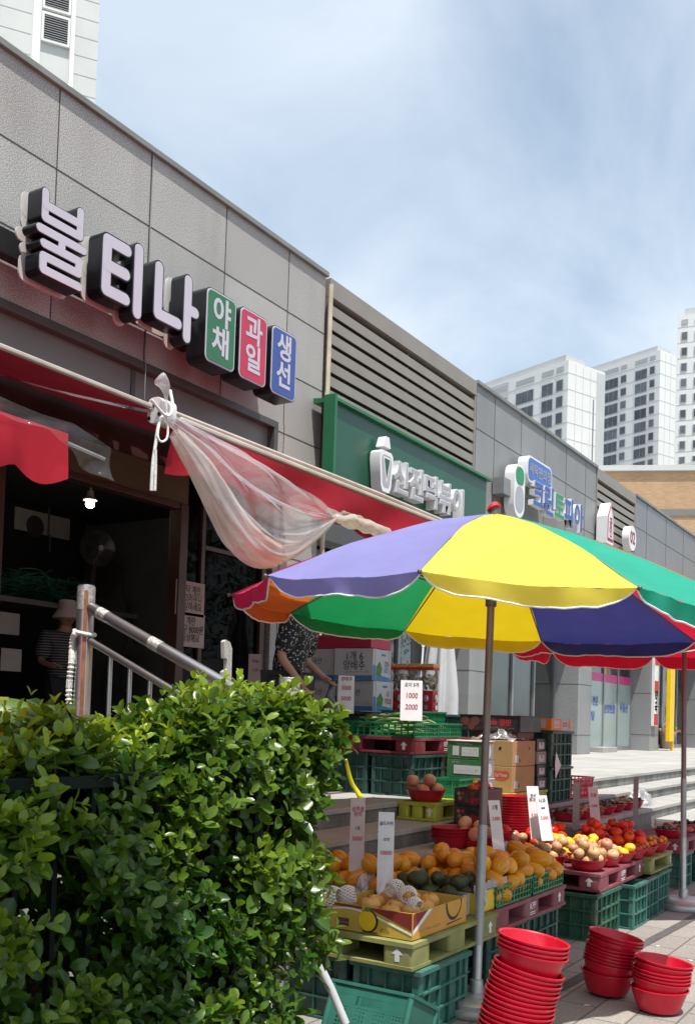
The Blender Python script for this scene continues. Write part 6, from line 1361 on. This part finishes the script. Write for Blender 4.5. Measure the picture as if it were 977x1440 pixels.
t = thing('wall_fan', 'dark round fan head with a hanging cord inside the shop', 'fan', (fn.x, 7.9, fn.z))
Mx = facade(fn.x, fn.z, 7.9) @ Matrix.Rotation(R(-14), 4, 'Y')
b = MB()
for k in range(9): r_ = .03+.02*k; b.tube([Mx @ Vector((r_*math.cos(a), r_*math.sin(a), .05-.05*(r_/.2)**2)) for a in [2*PI*i/30 for i in range(31)]], .0025, 4)
for k in range(30): a = 2*PI*k/30; b.tube([Mx @ Vector((.03*math.cos(a), .03*math.sin(a), .05)), Mx @ Vector((.19*math.cos(a), .19*math.sin(a), .005))], .0018, 4)
b.build('cage', M['steel_dull'], t); b = MB().prism(circ(0, 0, .192, 30), -.06, -.04, Mx); b.build('back_shell', M['fascia_dark'], t)
b = MB().prism(circ(0, 0, .03, 16), .05, .058, Mx); b.build('hub', M['cap_white'], t)
b = MB()
for k in range(4): a = PI/2*k; b.prism([(.03*math.cos(a), .03*math.sin(a)), (.15*math.cos(a-.1), .15*math.sin(a-.1)), (.15*math.cos(a+.6), .15*math.sin(a+.6))], -.005, 0, Mx)
b.build('blade', M['black'], t)
MB().tube([fn+Vector((.1, .1, -.12)), fn+Vector((.2, .1, -.05)), W(172, 800, Y=7.95), W(176, 840, Y=7.95), W(186, 878, Y=7.95), W(190, 905, Y=7.95)], .010, 6).build('cord', M['black'], t); MB().tube([fn+Vector((.02, .08, -.15)), fn+Vector((.02, .12, -.75))], .03, 8).build('stand', M['fascia_dark'], t)
s0, s1 = W(5, 838, Y=7.6), W(190, 846, Y=7.6)
t = thing('shelf', 'long pale shelf board across the dark shop interior', 'shelf', (s0.x, 7.6, PZ)); MB().box((s0.x-.6, 7.55, s0.z-.05), (s1.x, 8.05, s0.z)).build('board', M['dim_wall'], t, smooth=0)
for x in (s0.x-.3, s0.x+.7, s1.x-.1): MB().box((x-.02, 7.6, PZ), (x+.02, 7.64, s0.z-.05)).build('leg', M['fascia_dark'], t, smooth=0)
b = MB()
for i in range(90):
    c = Vector((rng.uniform(s0.x+.05, s0.x+1.0), rng.uniform(7.55, 7.9), s0.z+rng.uniform(.02, .24)))
    c.z = s0.z+.02+(c.z-s0.z)*(1-abs((c.x-s0.x-.5)/.6)**3); q = [c+Vector((rng.uniform(-.25, .25), rng.uniform(-.1, .1), rng.uniform(-.06, .08))) for _ in range(4)]
    b.tube(path(q, 10), .007, 5)
nb = thing('net_bags', 'tangled heap of teal net bags on the shop shelf', 'net bags', (s0.x+.5, 7.7, s0.z)); b.build('net', M['net_green'], nb); nb['kind'] = 'stuff'
for i, (px, py, lab) in enumerate(((14, 877, 'pale paper tag hanging under the shop shelf'), (215, 850, 'dim handwritten paper on the inner shop wall'), (16, 928, 'small framed price sheet on the shop counter'))):
    y = (7.5, 8.88, 7.2)[i]; p = W(px, py, Y=y); t = thing('paper_notice', lab, 'notice', (p.x, y, p.z)); MB().box((p.x-.11, y-.003, p.z-.1), (p.x+.11, y, p.z+.1)).build('sheet', M['paper'], t, smooth=0)
    if i == 1: text('영업\n시간', .06, facade(p.x, p.z, y-.004), M['text_black'], t, .01)
c0_ = W(10, 945, Y=7.2); t = thing('counter', 'dark low counter inside the fruit shop doorway', 'counter', (4.9, 7.1, PZ)); MB().box((3.6, 7.45, PZ), (4.6, 7.85, c0_.z-.03)).build('body', M['dark_wall'], t, smooth=0); MB().box((3.55, 7.4, c0_.z-.03), (4.65, 7.9, c0_.z)).build('counter_top', M['fascia'], t, smooth=0, bevel=.005)

for i, (x, y, z, w_, h_, mt, lab) in enumerate(((4.95, 8.0, PZ, .5, .42, 'kraft', 'brown carton on the floor inside the shop'), (4.98, 8.02, PZ+.425, .44, .34, 'box_white', 'white carton stacked on a brown one inside the shop'), (6.05, 8.2, PZ, .5, .5, 'kraft', 'large brown carton by the inner shop wall'), (6.08, 8.22, PZ+.505, .42, .4, 'box_green', 'green carton on the large brown one inside the shop'), (6.1, 8.24, PZ+.91, .36, .28, 'kraft_gold', 'golden carton topmost by the inner shop wall'), (5.45, 7.62, s0.z, .3, .2, 'box_white', 'small white carton on the shop shelf'))):
    carton('shop_carton', lab, x, x+w_, y, y+w_*.8, z+.002, z+h_, mt)
# ------------------------------------------------------------------ people
def skin_mesh(name, V, E, Rd, mt, parent, sub=2, root=0):
    me = bpy.data.meshes.new(name); me.from_pydata([tuple(v) for v in V], E, []); me.materials.append(mt)
    o = link(name, me); o.parent = parent
    sk = o.modifiers.new('skin', 'SKIN'); sk.use_smooth_shade = True
    for i, r_ in enumerate(Rd):
        s = me.skin_vertices[0].data[i]; s.radius = r_ if isinstance(r_, tuple) else (r_, r_); s.use_root = (i == root)
    su = o.modifiers.new('sub', 'SUBSURF'); su.levels = su.render_levels = sub
    return o
def person(lab, loc, rz, top_mat, pose, hat=None, h=1.54, hair='hair'):
    """local frame: x right of the figure, -y the way it faces, z up"""
    t = thing('person', lab, 'person', loc, rz)
    s = h/1.54
    J = dict(pel=(0, 0, .82), wai=(0, .0, .98), che=(0, -.02, 1.16), sho=(0, -.02, 1.28), nek=(0, -.045, 1.345), hea=(0, -.07, 1.41),
             lhi=(-.085, 0, .80), lkn=(-.095, -.03, .44), lan=(-.095, .02, .08), lto=(-.10, -.12, .045), rhi=(.085, 0, .80), rkn=(.095, -.03, .44), ran=(.095, .02, .08), rto=(.10, -.12, .045))
    J.update(pose)
    J = {k: Vector(v)*s for k, v in J.items()}
    order = list(J); ix = {k: i for i, k in enumerate(order)}
    E = [('pel', 'wai'), ('wai', 'che'), ('che', 'sho'), ('sho', 'nek'), ('nek', 'hea'), ('sho', 'lsh'), ('lsh', 'lel'), ('lel', 'lwr'), ('lwr', 'lpa'), ('sho', 'rsh'), ('rsh', 'rel'), ('rel', 'rwr'), ('rwr', 'rpa'), ('pel', 'lhi'), ('lhi', 'lkn'), ('lkn', 'lan'), ('lan', 'lto'), ('pel', 'rhi'), ('rhi', 'rkn'), ('rkn', 'ran'), ('ran', 'rto')]
    rad = dict(pel=(.14, .105), wai=(.125, .095), che=(.135, .10), sho=(.085, .075), nek=.05, hea=.055, lsh=.055, rsh=.055, lel=.036, rel=.036, lwr=.024, rwr=.024, lpa=(.036, .018), rpa=(.036, .018), lhi=.085, rhi=.085, lkn=.055, rkn=.055, lan=.037, ran=.037, lto=.03, rto=.03)
    body = skin_mesh('body', [J[k] for k in order], [(ix[a], ix[c]) for a, c in E], [tuple(x*s for x in rad[k]) if isinstance(rad[k], tuple) else rad[k]*s for k in order], M['skin'], t, root=ix['pel'])
    def sub(name, keys, edges, infl, mt, cut=None):
        V = []
        for k in keys: V.append(J[k])
        if cut:
            for k, (a, c, f) in cut.items(): V.append(J[a].lerp(J[c], f)); keys = keys+[k]
        r_ = []
        for k in keys:
            q = rad.get(k, cut and .045 if cut and k in cut else .045); q = q if isinstance(q, tuple) else (q, q); r_.append((q[0]*s+infl, q[1]*s+infl))
        j = {k: i for i, k in enumerate(keys)}
        return skin_mesh(name, V, [(j[a], j[c]) for a, c in edges], r_, mt, t, root=0)
    sub('shirt', ['pel', 'wai', 'che', 'sho', 'lsh', 'rsh'], [('pel', 'wai'), ('wai', 'che'), ('che', 'sho'), ('sho', 'lsh'), ('lsh', 'le'), ('sho', 'rsh'), ('rsh', 're')], .03, top_mat, {'le': ('lsh', 'lel', .92), 're': ('rsh', 'rel', .92)})
    sub('trousers', ['pel', 'lhi', 'lkn', 'lan', 'rhi', 'rkn', 'ran'], [('pel', 'lhi'), ('lhi', 'lkn'), ('lkn', 'lan'), ('pel', 'rhi'), ('rhi', 'rkn'), ('rkn', 'ran')], .016, M['trouser'])
    hd = J['hea']+Vector((0, -.005, .055))*s
    def hf(d):
        k = 1+.05*max(0, -d.z)*0-.12*max(0, -d.z)**2*(abs(d.x)+.3); k += .16*max(0, -d.y)**14*max(0, 1-abs(d.z+.12)*4); k -= .05*(max(0, -d.y)**4)*max(0, 1-abs(abs(d.x)-.32)*6)*max(0, 1-abs(d.z-.08)*6); return k
    b = MB().ball((0, 0, 0), (.076*s, .092*s, .112*s), 32, 24, hf)
    for sx in (-1, 1): b.ball((sx*.077*s, .008*s, -.008*s), (.011*s, .022*s, .03*s), 10, 8)
    Mh = Matrix.Translation(hd); o = MB(); o.add(b.v, b.f, Mh); o.build('head', M['skin'], t, world=False, smooth=80)
    b = MB()
    for sx in (-1, 1): b.ball((hd.x+sx*.028*s, hd.y-.082*s, hd.z+.010*s), (.011*s, .006*s, .007*s), 10, 6)
    b.build('eye', M['hair'], t, world=False); MB().ball((hd.x, hd.y-.079*s, hd.z-.052*s), (.021*s, .010*s, .006*s), 10, 6).build('mouth', M['maroon_wall'], t, world=False)
    b = MB().ball((hd.x, hd.y+.012*s, hd.z+.018*s), (.084*s, .097*s, .108*s), 28, 18, lambda d: (1+.05*mnoise.noise(d*4)) if d.y > -.45+.9*max(0, .5-d.z)-.3*(d.z > .6) else .86)
    b.build('hair', M[hair], t, world=False, smooth=80)
    if hat: 
        b = MB().lathe([(.108*s, -.055*s), (.094*s, .02*s), (.088*s, .085*s), (.07*s, .118*s), (.02*s, .124*s)], 28, Matrix.Translation(hd+Vector((0, .005, .03))), cap0=False)
        b.lathe([(.094*s, .018*s), (.135*s, -.055*s), (.138*s, -.053*s), (.096*s, .026*s)], 28, Matrix.Translation(hd+Vector((0, .005, .03))), cap0=False, cap1=False); b.build('hat', M['hat'], t, world=False, smooth=60)
    # hands: five bent fingers each
    for sd in 'lr':
        pa, wr = J[sd+'pa'], J[sd+'wr']; d = (pa-wr).normalized(); side = d.cross(Vector((0, 1, 0)) if abs(d.y) < .8 else Vector((0, 0, 1))).normalized(); nrm = side.cross(d)
        V, E_, Rr = [pa-d*.02*s], [], [.016*s]
        for k, (off, ln) in enumerate(((-.024, .055), (-.008, .066), (.008, .062), (.022, .048))):
            b0 = pa+side*off*s+d*.012*s; i0 = len(V); V += [b0, b0+d*ln*.55*s-nrm*.008*s, b0+d*ln*.9*s-nrm*.026*s]; E_ += [(0, i0), (i0, i0+1), (i0+1, i0+2)]; Rr += [.0085*s, .0078*s, .0065*s]
        i0 = len(V); b0 = pa-side*.030*s-d*.02*s; V += [b0, b0-side*.016*s+d*.026*s-nrm*.012*s, b0-side*.012*s+d*.048*s-nrm*.024*s]; E_ += [(0, i0), (i0, i0+1), (i0+1, i0+2)]; Rr += [.010*s, .009*s, .0075*s]
        skin_mesh('hand', V, E_, Rr, M['skin'], t, sub=1)
    for sx in 'lr':
        a = J[sx+'an']; c = J[sx+'to']; b = MB().ball(tuple((a+c)/2+Vector((0, -.01, -.015))*s), (.05*s, .12*s, .045*s), 18, 10); b.build('shoe', M['shoe'], t, world=False)
    return t
# woman bending over the display: faces the street (-Y), seen from her right front
wm_ = W(416, 945, Y=4.12)
person('woman in a dark floral blouse under the parasol edge holding a dark bag', (wm_.x+.02, 4.20, PZ), R(14), M['cloth_black'],
       dict(che=(0, -.05, 1.14), sho=(0, -.085, 1.25), nek=(0, -.12, 1.315), hea=(0, -.16, 1.37), lsh=(-.165, -.08, 1.235), lel=(-.215, -.02, 1.0), lwr=(-.19, -.16, .83), lpa=(-.185, -.20, .78), rsh=(.175, -.09, 1.235), rel=(.235, -.04, .995), rwr=(.215, -.20, .875), rpa=(.20, -.245, .84)), h=1.52)
# dark bag in her right hand
hp_ = Matrix.Translation((wm_.x+.02, 4.20, PZ)) @ Matrix.Rotation(R(14), 4, 'Z') @ (Vector((.19, -.26, .80))*1.52/1.54)
bg_ = thing('plastic_bag', 'small dark plastic bag hanging from the hand of the floral woman', 'plastic bag', tuple(hp_))
b = MB(); crumple(b, [hp_+Vector((0, 0, .02)), hp_+Vector((0, 0, -.05)), hp_+Vector((0, 0, -.12)), hp_+Vector((0, 0, -.22)), hp_+Vector((0, 0, -.29)), hp_+Vector((0, 0, -.32))], [.012, .02, .05, .085, .08, .03], .03, 6); b.build('bag', M['bag_dark'], bg_, smooth=180)
pm = W(93, 845, Y=7.05)
person('person in a pale bucket hat and dark striped top inside the shop', (pm.x, 7.05, PZ), R(-28), M['cloth_stripe'],
       dict(lsh=(-.165, -.03, 1.26), lel=(-.22, -.04, 1.02), lwr=(-.16, -.22, .98), lpa=(-.13, -.27, .985), rsh=(.165, -.03, 1.26), rel=(.22, -.05, 1.02), rwr=(.12, -.22, .98), rpa=(.09, -.27, .985)), hat=True, h=1.48)

# ------------------------------------------------------------------ across the street (seen in the shop glass), added shade tree
def leafy_tree(x, y, h, lab, seed, grp='trees across the street', spread=1):
    rg = random.Random(seed); t = thing('leafy_tree', lab, 'tree', (x, y, 0), group=grp)
    b = MB(); b.tube([(0, 0, 0), (.03, .02, h*.35), (-.04, .03, h*.6), (.02, 0, h*.85)], [.14*spread, .11*spread, .07*spread, .03], 8)
    tips = []
    for k in range(9):
        z = h*(.35+.06*k) if spread == 1 else h*(.66+.03*k); a = k*2.4; L_ = h*.26*spread*(1-.05*k); e_ = Vector((L_*math.cos(a), L_*math.sin(a), z+L_*.6)); b.tube([(0, 0, z), Vector((0, 0, z)).lerp(e_, .5)+Vector((0, 0, .1)), e_], [.06, .04, .015], 6); tips.append(e_)
    b.build('trunk', M['tree_bark'], t, world=False)
    V, F_, T = [], [], []
    for i in range(1700 if spread == 1 else 4200):
        c = rg.choice(tips+[Vector((0, 0, h*.85))]); d = Vector((rg.gauss(0, 1), rg.gauss(0, 1), rg.gauss(0, 1))).normalized(); p = c+d*(h*.15*spread**.5*rg.random()**.5); n = Vector((rg.gauss(0, 1), rg.gauss(0, 1), rg.gauss(.6, 1))).normalized(); u = n.orthogonal().normalized(); v = n.cross(u); r_ = rg.uniform(.07, .15)
        k = len(V); V += [tuple(p-u*r_), tuple(p+v*r_*.6), tuple(p+u*r_), tuple(p-v*r_*.6)]; F_.append((k, k+1, k+2, k+3)); T += [rg.random()]*4
    me = bpy.data.meshes.new('crown'); me.from_pydata(V, [], F_); me.materials.append(M['tree_leaf']); me.attributes.new('tint', 'FLOAT', 'POINT').data.foreach_set('value', T); c = link('crown', me); c.parent = t
for i, (x, y, h) in enumerate(((20, -9, 7.5), (25, -10.5, 8), (30.5, -9.5, 7), (37, -10, 8))): leafy_tree(x, y, h, 'leafy street tree reflected in the shop glass', i)
leafy_tree(.05, .45, 7.0, 'leafy street tree standing beside the photographer shading the hedge', 11, None, .36)  # added out of view so its crown shades the hedge
tag(MB().box((-40, -22, .002), (120, -3.5, .006)).build('road', M['asphalt'], smooth=0), kind='structure')
tb_ = thing('apartment_tower', 'pale apartment tower across the street mirrored in the shop glass', 'apartment tower', (46, -70, 0))
MB().box((-22, -12, 0), (22, 0, 60)).build('wall', M['tower_white'], tb_, world=False, smooth=0)
b = MB()
for k in range(20):
    for j in range(8): b.box((-20+5*j, .01, 2+2.9*k), (-17+5*j, .1, 3.9+2.9*k))
b.build('windows', M['win_dark'], tb_, world=False, smooth=0)
